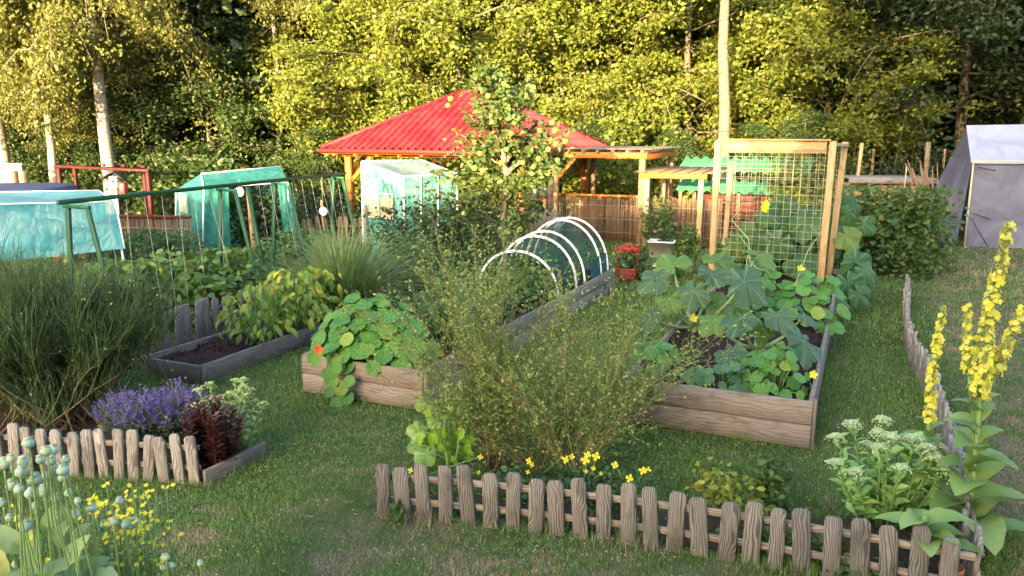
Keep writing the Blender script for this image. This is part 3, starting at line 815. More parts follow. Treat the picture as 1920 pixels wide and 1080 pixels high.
# ================================================================== raised beds
def raised_bed(label, c, L, Wd, H, mat, soilmat, rows=2, th=.035, soil_drop=.07, post=True):
    t = thing('raised_bed', label, 'raised bed', c)
    c = np.asarray(c, float); h = H / rows
    P = rect_pts(c, L, Wd)
    for r in range(rows):
        z = Z * (h * (r + .5)); hh = h - .006
        plank('board', P[0] + U * th / 2 + W * 0 + z, P[1] + U * th / 2 + z, hh, th, mat, t, up=-U)             # front
        plank('board', P[3] - U * th / 2 + z, P[2] - U * th / 2 + z, hh, th, mat, t, up=U)
        nseg = max(1, int(round(L / 2.7)))
        for s in range(nseg):
            a = th + (L - 2 * th) * s / nseg + .002; b_ = th + (L - 2 * th) * (s + 1) / nseg - .002
            j = rng.normal(0, .006)
            plank('board', P[0] + W * th / 2 + U * a + z, P[0] + W * th / 2 + U * b_ + z + Z * j, hh, th, mat, t, up=-W)
            plank('board', P[1] - W * th / 2 + U * a + z + Z * j, P[1] - W * th / 2 + U * b_ + z, hh, th, mat, t, up=W)
    if post:
        for k, (i, su, sw) in enumerate(((0, -1, 1), (1, -1, -1), (3, 1, 1), (2, 1, -1))):
            q = P[i] + W * (sw * (th + .03)) - U * (su * (th + .03))
            plank('corner_post', q + Z * -.03, q + Z * (H - .03), .055, .055, mat, t, up=W)
        q = P[1] + W * .016 + U * .05
        plank('corner_post', q + Z * -.02, q + Z * (H + .004), .07, .03, M['bed_dark'], t, up=W)
    # soil with clods
    n1, n2 = max(8, int(L * 9)), max(6, int(Wd * 9))
    a, b_ = np.meshgrid(np.linspace(th, L - th, n1), np.linspace(th, Wd - th, n2), indexing='ij')
    zz = H - soil_drop + .02 * np.sin(a * 7 + 2 * np.sin(b_ * 5)) * np.cos(b_ * 6) + rng.normal(0, .010, a.shape)
    V = c[None, None] + a[..., None] * U + b_[..., None] * W; V[..., 2] = zz
    i, j = np.meshgrid(np.arange(n1 - 1), np.arange(n2 - 1), indexing='ij'); q = (i * n2 + j).ravel()
    m = MB(); m.add(V.reshape(-1, 3), np.stack([q, q + n2, q + n2 + 1, q + 1], -1))
    n = int(L * Wd * 160)
    pp = c + rng.uniform(th + .02, L - th - .02, (n, 1)) * U + rng.uniform(th + .02, Wd - th - .02, (n, 1)) * W; pp[:, 2] = H - soil_drop + rng.uniform(-.005, .02, n)
    scatter(m, oct_v, oct_f, pp, frames(rng.normal(0, 1, (n, 3)), rng.normal(0, 1, (n, 3))), np.stack([rng.uniform(.006, .022, n), rng.uniform(.01, .035, n), rng.uniform(.004, .012, n)], -1))
    part('soil', m, M[soilmat], t, kind='stuff')
    return t
raised_bed('long plank raised bed at right with squash plants and dark mulch', BED1, BED1_L, BED1_W, BED1_H, M['bed'], 'soil')
raised_bed('long plank raised bed with round-leaved nasturtiums at its front end', BED2, BED2_L, BED2_W, BED2_H, M['bed'], 'soil')
raised_bed('low grey plank bed of dark mulch beside the dark broom', BED3, BED3_L, BED3_W, BED3_H, M['bed_dark'], 'soil', 1)

# ================================================================== hoop tunnel on the middle bed
t = thing('hoop_tunnel', 'white hoops with dark green netting over the middle bed', 'hoop tunnel', BED2 + U * 2.9 + Z * BED2_H)
ha = np.linspace(0, np.pi, 22)
def hoop(o, hw, hh, zb): 
    return np.array([o + W * (-hw * math.cos(x)) + Z * (zb + hh * math.sin(x) ** .9) for x in ha])
bc = BED2 + W * BED2_W / 2
hp = [(3.68, .64, .62), (4.35, .66, .74), (4.7, .66, .77), (5.4, .68, .86), (5.75, .68, .86)]
hoops = []
for (s, hw, hh) in hp:
    P = hoop(bc + U * s, hw - .05, hh, .30); hoops.append(P)
    m = MB(); tubes(m, P, .0175, 8); part('hoop', m, M['white'], t, True)
netm, nt_, _, _ = newmat('green_netting')
wp = worldpos(nt_)
al = mth(nt_, 'MULTIPLY_ADD', noise(nt_, wp, 5, 3), .35, .28, True)
surf(nt_, (.015, .085, .075), .7, None, .2, (.02, .12, .1), .2, al)
M['net'] = netm
netd, nt_, _, _ = newmat('gathered_netting')
surf(nt_, mixc(nt_, noise(nt_, worldpos(nt_), 18, 4), (.012, .05, .06), (.03, .11, .12)), .8, bump(nt_, noise(nt_, worldpos(nt_), 20, 4), .8, .04), 0, None, .2)
M['netd'] = netd
m = MB()
ss = np.linspace(3.70, 5.75, 16)
G = []
for s in ss:
    hh = np.interp(s, [a[0] for a in hp], [a[2] for a in hp]) - .02 - .03 * abs(math.sin(s * 4))
    G.append(hoop(bc + U * s, np.interp(s, [a[0] for a in hp], [a[1] for a in hp]) - .06, hh, .29))
G = np.array(G); n1, n2 = G.shape[:2]
i, j = np.meshgrid(np.arange(n1 - 1), np.arange(n2 - 1), indexing='ij'); q = (i * n2 + j).ravel()
m.add(G.reshape(-1, 3), np.stack([q, q + n2, q + n2 + 1, q + 1], -1)); part('netting', m, M['net'], t, True)
m = MB()      # gathered net hanging over the right side of the bed
a_, b_ = np.meshgrid(np.linspace(4.95, 5.86, 16), np.linspace(0, 1, 10), indexing='ij')
V = bc[None, None] + a_[..., None] * U + (.60 + .06 * b_ + .03 * np.sin(a_ * 14) * b_)[..., None] * W
V[..., 2] = .56 + .1 * np.sin((a_ - 4.9) * 2.5) - b_ * .52
i, j = np.meshgrid(np.arange(15), np.arange(9), indexing='ij'); q = (i * 10 + j).ravel()
m.add(V.reshape(-1, 3), np.stack([q, q + 10, q + 11, q + 1], -1)); part('gathered_net', m, M['netd'], t, True)

# ================================================================== wire trellis on the right bed
TR = A(4.44, 11.15, 0); TL = A(3.03, 11.78, 0)
BR = A(4.80, 11.62, 0); BL = A(3.40, 12.35, 0)
t = thing('wire_trellis', 'tall pale timber trellis frame with wire mesh on the right bed', 'trellis', TR)
zt = 2.36
plank('post', TL + Z * .30, TL + Z * zt, .085, .085, M['pine'], t, up=W)
plank('post', TR + Z * .30, TR + A(.03, 0, zt), .095, .095, M['pine'], t, up=W)
plank('post', BR + A(-.08, -.05, .28), BR + A(.03, 0, zt - .02), .085, .085, M['pine'], t, up=W)
plank('post', BL + A(-.06, -.05, .28), BL + A(0, 0, 2.03), .075, .075, M['pine'], t, up=W)
dW = norm(TR - TL)
plank('beam', TL + dW * .05 + Z * (zt - .09), TR - dW * .05 + Z * (zt - .09), .17, .05, M['pine'], t, up=U)
plank('beam', TL + dW * .0 + Z * (zt + .012) - U * .02, TR + Z * (zt + .012) - U * .02, .10, .024, M['pine'], t)
plank('beam', TR + A(.03, .05, zt - .05), BR + A(.03, -.05, zt - .07), .07, .05, M['pine'], t)
wm = MB()
for q in np.linspace(.06, np.linalg.norm(TR - TL) - .06, 15):
    p = TL + dW * q - U * .055; wob = rng.normal(0, .004, 2)
    tubes(wm, [p + A(wob[0], 0, .42), p + A(0, 0, 1.3), p + A(wob[1], 0, zt - .02)], .0027, 4)
for z in np.arange(.45, zt - .05, .105):
    a, b_ = TL + dW * .04 - U * .058, TR - dW * .0 - U * .058
    tubes(wm, [a + Z * z, (a + b_) / 2 + Z * (z + rng.normal(0, .004)), b_ + Z * z], .0027, 4)
part('wire_mesh', wm, M['steel'], t)
wm = MB(); d2 = norm(BR - BL)
for q in np.linspace(.06, np.linalg.norm(BR - BL) - .06, 13):
    p = BL + d2 * q + U * .05; tubes(wm, [p + Z * .42, p + Z * 2.15], .0028, 4)
for z in np.arange(.5, 2.2, .13):
    tubes(wm, [BL + d2 * .04 + U * .053 + Z * z, BR + U * .053 + Z * z], .0028, 4)
part('wire_mesh', wm, M['steel'], t)

# ================================================================== gazebo with red hipped roof
GN = A(.45, 16.5, 0); ga, gbw = 5.37, 5.05            # near corner of the eaves; lengths along -W and +U
ZE, ZP = 2.08, 3.40
t = thing('gazebo', 'timber gazebo with red hipped sheet metal roof', 'gazebo', GN + Z * 0)
def gp(a, b_, z): return GN - W * a + U * b_ + Z * z
rs, re_ = gp(ga / 2 + .30, gbw / 2, ZP), gp(ga / 2 - .30, gbw / 2, ZP)
redm, nt_, _, _ = newmat('red_roof_sheet')
n1 = noise(nt_, worldpos(nt_), 1.5, 3); n2_ = noise(nt_, mapped(nt_, worldpos(nt_), (1, 1, .25)), 9, 4, .65)
surf(nt_, mixc(nt_, mth(nt_, 'MULTIPLY', sstep(nt_, n2_, .48, .75), .45), mixc(nt_, sstep(nt_, n1, .3, .7), (.33, .010, .016), (.46, .028, .034)), (.20, .05, .035)), mth(nt_, 'MULTIPLY_ADD', n2_, .4, .35), None, 0, None, .2)
M['redroof'] = redm
def roof_slope(e0, e1, r0, r1, name):
    """trapezoid sheet with trapezoid ribs running up the slope and steps across it"""
    e0, e1, r0, r1 = map(np.asarray, (e0, e1, r0, r1))
    L = np.linalg.norm(e1 - e0); d = norm(e1 - e0)
    mid_r = (r0 + r1) / 2; upv = mid_r - (e0 + d * ((mid_r - e0) @ d)); S = np.linalg.norm(upv); upv = upv / S
    nn = norm(np.cross(d, upv)); nn = nn if nn[2] > 0 else -nn
    x0, x1 = (r0 - e0) @ d, (r1 - e0) @ d
    m = MB(); pitch = .20; steps = 7
    for c in np.arange(0, L, pitch):
        prof = [(0, 0), (pitch * .62, 0), (pitch * .70, .05), (pitch * .90, .05), (pitch, 0)]
        for (a, za), (b_, zb) in zip(prof[:-1], prof[1:]):
            xa, xb = c + a, min(c + b_, L)
            if xa >= L: continue
            def top(x):
                if x < x0: return S * x / max(x0, 1e-6)
                if x > x1: return S * (L - x) / max(L - x1, 1e-6)
                return S
            ta, tb = max(top(xa), .001), max(top(xb), .001)
            for k in range(steps):
                s0, s1 = k * S / steps, (k + 1) * S / steps
                if s0 >= max(ta, tb): break
                lift0, lift1 = .012, 0.0
                q = [e0 + d * xa + upv * min(s0, ta) + nn * (za + lift0), e0 + d * xb + upv * min(s0, tb) + nn * (zb + lift0),
                     e0 + d * xb + upv * min(s1, tb) + nn * (zb + lift1), e0 + d * xa + upv * min(s1, ta) + nn * (za + lift1)]
                m.add(np.array(q), np.array([[0, 1, 2, 3]]))
    return part(name, m, M['redroof'], t)
c0, c1, c2, c3 = gp(0, 0, ZE), gp(ga, 0, ZE), gp(ga, gbw, ZE), gp(0, gbw, ZE)
r1_ = roof_slope(c1, c0, rs, re_, 'roof_slope'); roof_slope(c0, c3, re_, re_, 'roof_slope')
roof_slope(c3, c2, re_, rs, 'roof_slope'); roof_slope(c2, c1, rs, rs, 'roof_slope')
for a_, b_ in ((c0, re_), (c1, rs), (c2, rs), (c3, re_), (rs, re_)):
    m = MB(); tubes(m, [a_ + Z * .03, b_ + Z * .045], .055, 6); part('ridge_cap', m, M['redroof'], t)
for a_, b_ in ((c1, c0), (c0, c3), (c3, c2), (c2, c1)):
    plank('fascia', a_ - Z * .055, b_ - Z * .055, .10, .03, M['orangewood'], t, up=norm(np.cross(norm(b_ - a_), Z)))
    m = MB(); o_ = norm(np.cross(norm(b_ - a_), Z)); o_ = o_ if (o_ @ ((a_ + b_) / 2 - gp(ga / 2, gbw / 2, ZE))) > 0 else -o_
    tubes(m, [a_ + o_ * .06 - Z * .04, b_ + o_ * .06 - Z * .04], .05, 8); part('gutter', m, M['redwood'], t, True)
ins = .45
pc = [gp(ins, ins, 0), gp(ga - ins, ins, 0), gp(ga - ins, gbw - ins, 0), gp(ins, gbw - ins, 0)]
for p in pc: plank('post', p + Z * 0, p + Z * (ZE - .16), .15, .15, M['orangewood'], t, up=W)
for k in range(4):
    a_, b_ = pc[k], pc[(k + 1) % 4]; d = norm(b_ - a_)
    plank('beam', a_ - d * .2 + Z * (ZE - .10 + .004 * k), b_ + d * .2 + Z * (ZE - .10 + .004 * k), .14, .10, M['orangewood'], t, up=np.cross(d, Z))
    for q, s in ((a_, 1), (b_, -1)):
        plank('brace', q + d * s * .06 + Z * (ZE - .75), q + d * s * .62 + Z * (ZE - .18), .10, .06, M['orangewood'], t, up=np.cross(d, Z))
for k in range(9):     # rafters under the roof
    f = (k + .5) / 9
    plank('rafter', c1 * (1 - f) + c0 * f - Z * .12, (rs + re_) / 2 - Z * .20, .05, .09, M['orangewood'], t)
plank('cross_rail', pc[0] + Z * .98 + U * .1, pc[3] + Z * .98 - U * .1, .10, .03, M['orangewood'], t)

# ================================================================== pergolas beside the gazebo
PR = A(2.82, 17.2, 0)
t = thing('pergola', 'brown timber pergola with flat roof beside the gazebo', 'pergola', PR)
for p, hgt in ((PR, 1.9), (PR - W * 2.0, 1.9), (PR + U * 2.7, 1.88), (PR + U * 2.7 - W * 2.0, 1.88)):
    plank('post', p, p + Z * hgt, .13, .13, M['brownwood'], t, up=W)
plank('beam', PR - W * 2.1 + Z * 1.97, PR + W * .1 + Z * 1.97, .13, .09, M['orangewood'], t, up=U)
plank('beam', PR + U * .06 + Z * 1.94, PR + U * 2.9 + Z * 1.94, .12, .08, M['orangewood'], t, up=W)
plank('beam', PR + U * 2.7 - W * 2.1 + Z * 1.965, PR + U * 2.7 + W * .1 + Z * 1.965, .12, .08, M['orangewood'], t, up=U)
for k in range(7):
    p = PR - W * (2.0 * k / 6)
    plank('rafter', p - U * .12 + Z * 2.06, p + U * 2.95 + Z * 2.05, .05, .06, M['brownwood'], t)
for k in range(10):
    p = PR + U * (.1 + 2.8 * k / 9)
    plank('roof_slat', p - W * 2.12 + Z * 2.105, p + W * .2 + Z * 2.105, .22, .018, M['bed_dark'], t)
plank('brace', PR - W * 1.95 + Z * 1.45, PR - W * 1.55 + Z * 1.9, .08, .05, M['orangewood'], t, up=U)
PS = A(3.96, 16.6, 0)
t = thing('pergola', 'small lean-to pergola with slatted roof beside the brown one', 'pergola', PS)
for p, hgt in ((PS, 1.50), (PS - W * 1.15, 1.50), (PS + U * 1.5, 1.55), (PS + U * 1.5 - W * 1.15, 1.55)):
    plank('post', p, p + Z * hgt, .10, .10, M['pine'], t, up=W)
plank('beam', PS - W * 1.3 + Z * 1.56, PS + W * .12 + Z * 1.56, .11, .08, M['orangewood'], t, up=U)
plank('beam', PS + U * 1.5 - W * 1.3 + Z * 1.60, PS + U * 1.5 + W * .12 + Z * 1.60, .11, .08, M['orangewood'], t, up=U)
for k in range(6):
    p = PS - W * (1.3 - 1.5 * k / 5)
    plank('roof_slat', p - U * .12 + Z * 1.632, p + U * 1.75 + Z * 1.68, .24, .02, M['brownwood'], t)

# ================================================================== reed screens
def reed_screen(label, a, b_, h, rail=None):
    t = thing('reed_screen', label, 'reed fence', a)
    a, b_ = np.asarray(a, float), np.asarray(b_, float)
    L = np.linalg.norm(b_ - a); d = norm(b_ - a); n = int(L / .016)
    s = np.linspace(0, L, n) + rng.normal(0, .004, n)
    p0 = a + s[:, None] * d + np.cross(d, Z) * rng.normal(0, .006, (n, 1)); hh = h + rng.normal(0, .025, n)
    p1 = p0 + Z * hh[:, None] + d * rng.normal(0, .012, (n, 1))
    m = MB(); tubes(m, np.stack([p0, p1], 1), .0095, 5); part('reeds', m, M['reed'], t, kind='stuff')
    for z in (.2, .5, .8):
        m = MB(); tubes(m, [a + Z * z * h + np.cross(d, Z) * .02, b_ + Z * z * h + np.cross(d, Z) * .02], .004, 4); part('wire', m, M['steel'], t)
    if rail is not None: plank('top_rail', a + Z * (h + .02), b_ + Z * (h + .02), .09, .05, rail, t)
    return t
M['reed'] = leaf_mat('reed', (.12, .075, .045), (.26, .17, .105), (.36, .26, .17), .88, .05, .8)
reed_screen('brown reed screen under the pergola behind the hoop tunnel', A(.75, 18.75, 0), A(3.1, 17.75, 0), 1.02, M['orangewood'])
reed_screen('paler reed screen under the small pergola', A(2.95, 17.55, 0), A(4.5, 16.86, 0), 1.05)
reed_screen('reed screen between the net cover and the teal greenhouse', A(-8.6, 14.6, 0), A(-5.8, 14.2, 0), .95, M['redwood'])

# ================================================================== green roofed wood store behind the trellis
GS = A(4.55, 19.0, 0)
t = thing('wood_store', 'low store with two green wavy roofs and red brown slat wall', 'shed', GS)
gm, nt_, _, _ = newmat('green_wavy_sheet')
surf(nt_, mixc(nt_, noise(nt_, worldpos(nt_), 4, 4), (.03, .16, .07), (.06, .24, .11)), .7, None, 0, None, .3)
M['gsheet'] = gm
def wavy(a, dx, dy, amp=.035, wave=.24):
    L = np.linalg.norm(dx); n = int(L / wave * 8); s = np.linspace(0, 1, n)
    zz = amp * np.cos(s * L / wave * 2 * np.pi)
    P0 = a + s[:, None] * dx + Z * zz[:, None]; P1 = P0 + dy
    m = MB(); i = np.arange(n - 1)
    m.add(np.concatenate([P0, P1, P0 - Z * .012, P1 - Z * .012]), np.concatenate([np.stack([i, i + 1, i + 1 + n, i + n], -1), np.stack([i + 2 * n, i + 3 * n, i + 1 + 3 * n, i + 1 + 2 * n], -1), np.stack([i, i + 2 * n, i + 2 * n + 1, i + 1], -1)]))
    return part('roof_sheet', m, M['gsheet'], t, True)
wavy(GS + Z * 1.56 - W * .6, W * 3.0, U * 1.0 + Z * .28)
wavy(GS + Z * 1.13 - W * .45 - U * .8, W * 2.5, U * .8 + Z * .22)
for k in range(7):
    plank('slat', GS - U * .55 + Z * (.12 + .145 * k), GS - U * .55 + W * 1.9 + Z * (.12 + .145 * k), .12, .025, M['redwood'], t, up=-U)
for s, du in ((-.5, 0), (2.3, 0), (-.05, -.6), (1.95, -.6), (.95, -.6)):
    plank('post', GS + W * s + U * du, GS + W * s + U * du + Z * (1.52 if du == 0 else 1.1), .08, .08, M['brownwood'], t, up=W)

# ================================================================== small plank shed at right
SH = atD(1590, 400, 20.0); SH[2] = 0
t = thing('shed', 'small low plank shed with pale flat roof behind the raspberries', 'shed', SH)
ex, ey = norm(A(1, -.12, 0)), norm(A(.12, 1, 0))
for k in range(12):
    p = SH + ex * (.08 + .15 * k)
    plank('wall_board', p, p + Z * 1.22, .145, .025, M['shedwood'], t, up=-ey)
for k in range(8):
    p = SH + ey * (.1 + .15 * k) - ex * .02
    plank('wall_board', p, p + Z * 1.2, .145, .025, M['shedwood'], t, up=ex)
    p = SH + ey * (.1 + .15 * k) + ex * 1.85
    plank('wall_board', p, p + Z * 1.2, .145, .025, M['shedwood'], t, up=ex)
plank('roof_panel', SH - ex * .1 + ey * .55 + Z * 1.33, SH + ex * 2.0 + ey * .55 + Z * 1.33, 1.45, .03, M['fence_pale'], t)
plank('fascia', SH - ex * .1 - ey * .19 + Z * 1.27, SH + ex * 2.0 - ey * .19 + Z * 1.27, .12, .03, M['fence_pale'], t, up=-ey)
plank('brace', SH + ex * .1 - ey * .04 + Z * 1.2, SH + ex * .95 - ey * .04 + Z * .95, .05, .03, M['pine'], t, up=-ey)

# ================================================================== bundle of poles and the posts
BP = atD(1756, 415, 18.0); BP[2] = 0
t = thing('pole_bundle', 'bundle of brown bean poles leaning beside the grey tent', 'poles', BP)
for k in range(20):
    p = BP + A(rng.normal(0, .10), rng.normal(0, .10), 0)
    q = atD(1698 + 3.0 * k + rng.normal(0, 3), 300 + rng.uniform(0, 38), 18.1)
    m = MB(); tubes(m, bend(p, q, 5, rng.normal(0, .05), .012), np.linspace(.02, .011, 5), 5); part('pole', m, M['brownwood'] if k % 3 else M['twig'], t, True)
def stake(label, px, py0, D, w, mat='brownwood', z0=0.0, lean=0.0):
    b0 = atD(px, 300, D); b0[2] = z0; tp = atD(px, py0, D) + A(lean, 0, 0)
    t = thing('wooden_stake', label, 'stake', b0)
    m = MB(); tubes(m, bend(b0, tp, 5, 0, .006), w, 7); part('pole', m, M[mat], t, True)
stake('thick post standing behind the pole bundle', 1741, 266, 18.6, .06, 'bark_pale')
stake('leaning sunlit post right of the trellis', 1608, 268, 21.0, .05, 'pine', lean=.12)
stake('short sunlit post seen through the trellis', 1500, 310, 19.5, .06, 'pine')
stake('thin metal rod before the small shed', 1700, 310, 19.4, .015, 'steel')
stake('tall brown stake by the hoop tunnel under the apple tree', 1034, 330, 15.3, .055, 'brownwood')
stake('brown stake inside the teal greenhouse', 465, 350, 15.2, .045, 'shedwood')
stake('grey stake before the pale foil greenhouse', 686, 385, 14.6, .03, 'bark_pale')
stake('slim stake by the far picket fence', 603, 375, 16.0, .03, 'brownwood')

# wire fence behind the shed
t = thing('wire_fence', 'dark wire fence before the shaded wood at right', 'wire fence', A(9.0, 22.5, 0))
m = MB()
for k in range(28): p = A(8.2 + .22 * k, 22.5, 0); tubes(m, [p + Z * .02, p + Z * 1.95], .008, 4)
for z in np.arange(.2, 1.95, .2): tubes(m, [A(8.2, 22.49, z), A(14.2, 22.49, z)], .006, 4)
part('wire_mesh', m, M['black'], t)
for k in range(4): plank('post', A(8.2 + 2 * k, 22.55, 0), A(8.2 + 2 * k, 22.55, 2.0), .06, .06, M['brownwood'], t, up=W)
# ================================================================== cloth and foil shelters
def sheet(P, nu, nv, wr=.02, seed=0, sag=0.0):
    """bilinear patch P = 4 corners (a, b, c, d around); wrinkled"""
    a, b_, c, d = map(np.asarray, P)
    u, v = np.meshgrid(np.linspace(0, 1, nu), np.linspace(0, 1, nv), indexing='ij')
    V = (a * (1 - u[..., None]) + b_ * u[..., None]) * (1 - v[..., None]) + (d * (1 - u[..., None]) + c * u[..., None]) * v[..., None]
    n = norm(np.cross(b_ - a, d - a))
    r = np.random.default_rng(seed)
    w = np.zeros_like(u)
    for k in range(7):
        fx_, fy = r.uniform(-14, 14), r.uniform(-7, 7); w += np.sin(u * fx_ + v * fy + r.uniform(0, 6)) / 4
    edge = (u * (1 - u) * 4) ** .4 * (v * (1 - v) * 4) ** .4
    V = V + n * (w * wr * edge)[..., None]
    V[..., 2] -= sag * (u * (1 - u) * v * (1 - v) * 16)
    i, j = np.meshgrid(np.arange(nu - 1), np.arange(nv - 1), indexing='ij'); q = (i * nv + j).ravel()
    return V.reshape(-1, 3), np.stack([q, q + nv, q + nv + 1, q + 1], -1)
def cloth(name, P, mat, parent, nu=24, nv=18, wr=.02, seed=0, sag=0.0):
    m = MB(); V, F_ = sheet(P, nu, nv, wr, seed, sag); m.add(V, F_)
    return part(name, m, mat, parent, True)
def pole(name, a, b_, r, mat, parent, k=7):
    m = MB(); tubes(m, [a, b_], r, k); return part(name, m, mat, parent, True)
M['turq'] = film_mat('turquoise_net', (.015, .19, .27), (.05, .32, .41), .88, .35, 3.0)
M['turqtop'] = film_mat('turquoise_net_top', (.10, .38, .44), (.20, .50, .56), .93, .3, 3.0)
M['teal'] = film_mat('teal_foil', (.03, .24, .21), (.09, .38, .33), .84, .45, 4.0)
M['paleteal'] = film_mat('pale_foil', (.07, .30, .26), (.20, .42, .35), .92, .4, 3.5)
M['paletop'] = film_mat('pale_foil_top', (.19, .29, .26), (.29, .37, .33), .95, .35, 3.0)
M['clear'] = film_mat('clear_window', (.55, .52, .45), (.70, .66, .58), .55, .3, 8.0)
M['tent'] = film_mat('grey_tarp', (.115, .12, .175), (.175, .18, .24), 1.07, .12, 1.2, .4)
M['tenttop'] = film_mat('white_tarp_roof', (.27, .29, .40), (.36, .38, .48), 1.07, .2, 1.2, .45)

# ---- turquoise net cover at the left
D0 = 11.5
a, b_ = atD(-120, 385, 10.9), atD(216, 378, D0); c, d = atD(234, 466, D0 - .1), atD(-120, 505, 10.8)
t = thing('net_cover', 'turquoise net box stretched over a bed at the left edge', 'net cover', A(a[0], 11.2, 0))
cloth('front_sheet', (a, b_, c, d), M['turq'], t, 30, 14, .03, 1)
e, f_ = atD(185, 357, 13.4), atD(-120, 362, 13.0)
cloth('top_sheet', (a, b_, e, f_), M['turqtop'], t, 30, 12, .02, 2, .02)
for p, q in ((a, b_), (b_, e), (e, f_), (b_, c)): pole('frame_tube', p, q, .009, M['white'], t)
for p in (a, b_, e, f_): pole('leg', p, A(p[0] + (.06 if p is b_ else 0), p[1], 0), .018, M['white'], t)

# ---- green bean frame
t = thing('bean_trellis', 'green painted bean frame with long ridge pole and strings', 'bean frame', A(-4.8, 8.2, 0))
r0, r1 = atD(108, 380, 8.25), atD(648, 325, 14.2)
plank('ridge_pole', r0 + Z * 0, r1, .038, .05, M['greenpaint'], t)
def rp(s): return r0 * (1 - s) + r1 * s
for s, wl in ((.02, .33), (.43, .30), (.64, .30), (.93, .22)):
    p = rp(s) - Z * .05
    plank('cross_bar', p - W * wl * .2, p + W * wl, .04, .035, M['greenpaint'], t)
    q0 = p - W * .0 - Z * .02; plank('leg', A(q0[0], q0[1], 0) - W * .16, q0, .058, .035, M['greenpaint'], t, up=U)
    q1 = p + W * (wl - .03) - Z * .02; plank('leg', A(q1[0], q1[1], 0) + W * .38, q1, .058, .03, M['greenpaint'], t, up=U)
plank('leg', A(*rp(.53)[:2], 0) + W * .55 - U * .3, rp(.53) - Z * .04, .06, .035, M['greenpaint'], t, up=U)
m = MB()
for k, s in enumerate(np.linspace(.06, .95, 20)):
    p = rp(s) - Z * .04; e_ = A(p[0], p[1], .05) + W * rng.uniform(.35, .6) - U * rng.uniform(.1, .5)
    tubes(m, bend(p, e_, 4, -.02), .0026, 4)
part('strings', m, M['stringm'], t)
for px, py, D in ((449, 360, 12.2), (606, 396, 13.6)):
    m = MB(); n = 14; th = np.arange(n) / n * 2 * np.pi; cc = atD(px, py, D)
    m.add(np.concatenate([[cc - A(0, .01, 0)], cc + np.stack([.07 * np.cos(th), 0 * th, .075 * np.sin(th)], -1)]), np.array([[0, 1 + i, 1 + (i + 1) % n] for i in range(n)]))
    o = part('reflector_disc', m, M['white'], t)
    pole('disc_cord', cc + Z * .08, A(cc[0], cc[1], rp(min(1, (cc[1] - r0[1]) / (r1[1] - r0[1])))[2]), .003, M['stringm'], t, 4)

# ---- teal foil greenhouse
G0 = A(-6.3, 15.6, 0)
t = thing('foil_greenhouse', 'teal foil greenhouse with open front and small window', 'greenhouse', G0)
D1, D2 = 14.6, 16.2
nl, nr = atD(378, 478, 14.7), atD(538, 440, 15.6); bl_, br_ = atD(328, 470, 16.0), atD(520, 430, 17.2)
for p in (nl, nr, bl_, br_): p[2] = 0
ez = 1.52
NLt, NRt, BLt, BRt = nl + Z * 1.60, nr + A(-.1, 0, 1.62), bl_ + A(.0, 0, 1.38), br_ + Z * 1.5
RL, RR = atD(377, 326, 15.2), atD(526, 312, 16.4)
EL, ER = atD(382, 352, 14.6), atD(540, 342, 15.4)
cloth('left_wall', (bl_ + Z * 0, nl + Z * 0, EL, atD(330, 356, 15.9)), M['teal'], t, 16, 16, .03, 5)
cloth('roof_sheet', (EL, ER, RR, RL), M['teal'], t, 24, 10, .02, 6, .03)
cloth('roof_sheet', (RL, RR, br_ + Z * 1.5, atD(330, 356, 15.9)), M['teal'], t, 24, 10, .02, 7, .03)
m = MB(); q = np.array([RL, EL, atD(330, 356, 15.9)]); m.add(q, np.array([[0, 1, 2]])); part('gable', m, M['teal'], t)
w0 = nl * .42 + bl_ * .58; w1 = nl * .72 + bl_ * .28
out_ = norm(np.cross(nl - bl_, Z)); out_ = out_ if out_[1] < 0 else -out_
cloth('window', (w0 + Z * .95 + out_ * .05, w1 + Z * .95 + out_ * .05, w1 + Z * 1.32 + out_ * .05, w0 + Z * 1.32 + out_ * .05), M['clear'], t, 8, 8, .01, 8)
fl = EL * .72 + ER * .28
cloth('door_flap', (nl, nl * .7 + nr * .3 + A(0, .1, 0), fl, EL), M['teal'], t, 14, 16, .06, 9)
fr = EL * .13 + ER * .87
cloth('door_flap', (nr * .9 + nl * .1 + A(.12, .0, 0), nr + A(.25, 0, 0), ER, fr), M['teal'], t, 10, 16, .04, 10)
cloth('back_wall', (bl_, br_, br_ + Z * 1.5, atD(330, 356, 15.9)), M['teal'], t, 16, 12, .03, 11)
bw = (br_ - bl_); 
cloth('window', (bl_ + bw * .74 + A(0, -.06, .95), bl_ + bw * .92 + A(0, -.06, .95), bl_ + bw * .92 + A(0, -.06, 1.35), bl_ + bw * .74 + A(0, -.06, 1.35)), M['clear'], t, 6, 6, .01, 12)
for p, q in ((nl, EL), (nr, ER), (bl_, atD(330, 356, 15.9)), (br_, br_ + Z * 1.5), (RL, RR), (EL, ER), (RL, EL)): pole('frame_tube', p, q, .014, M['white'], t)

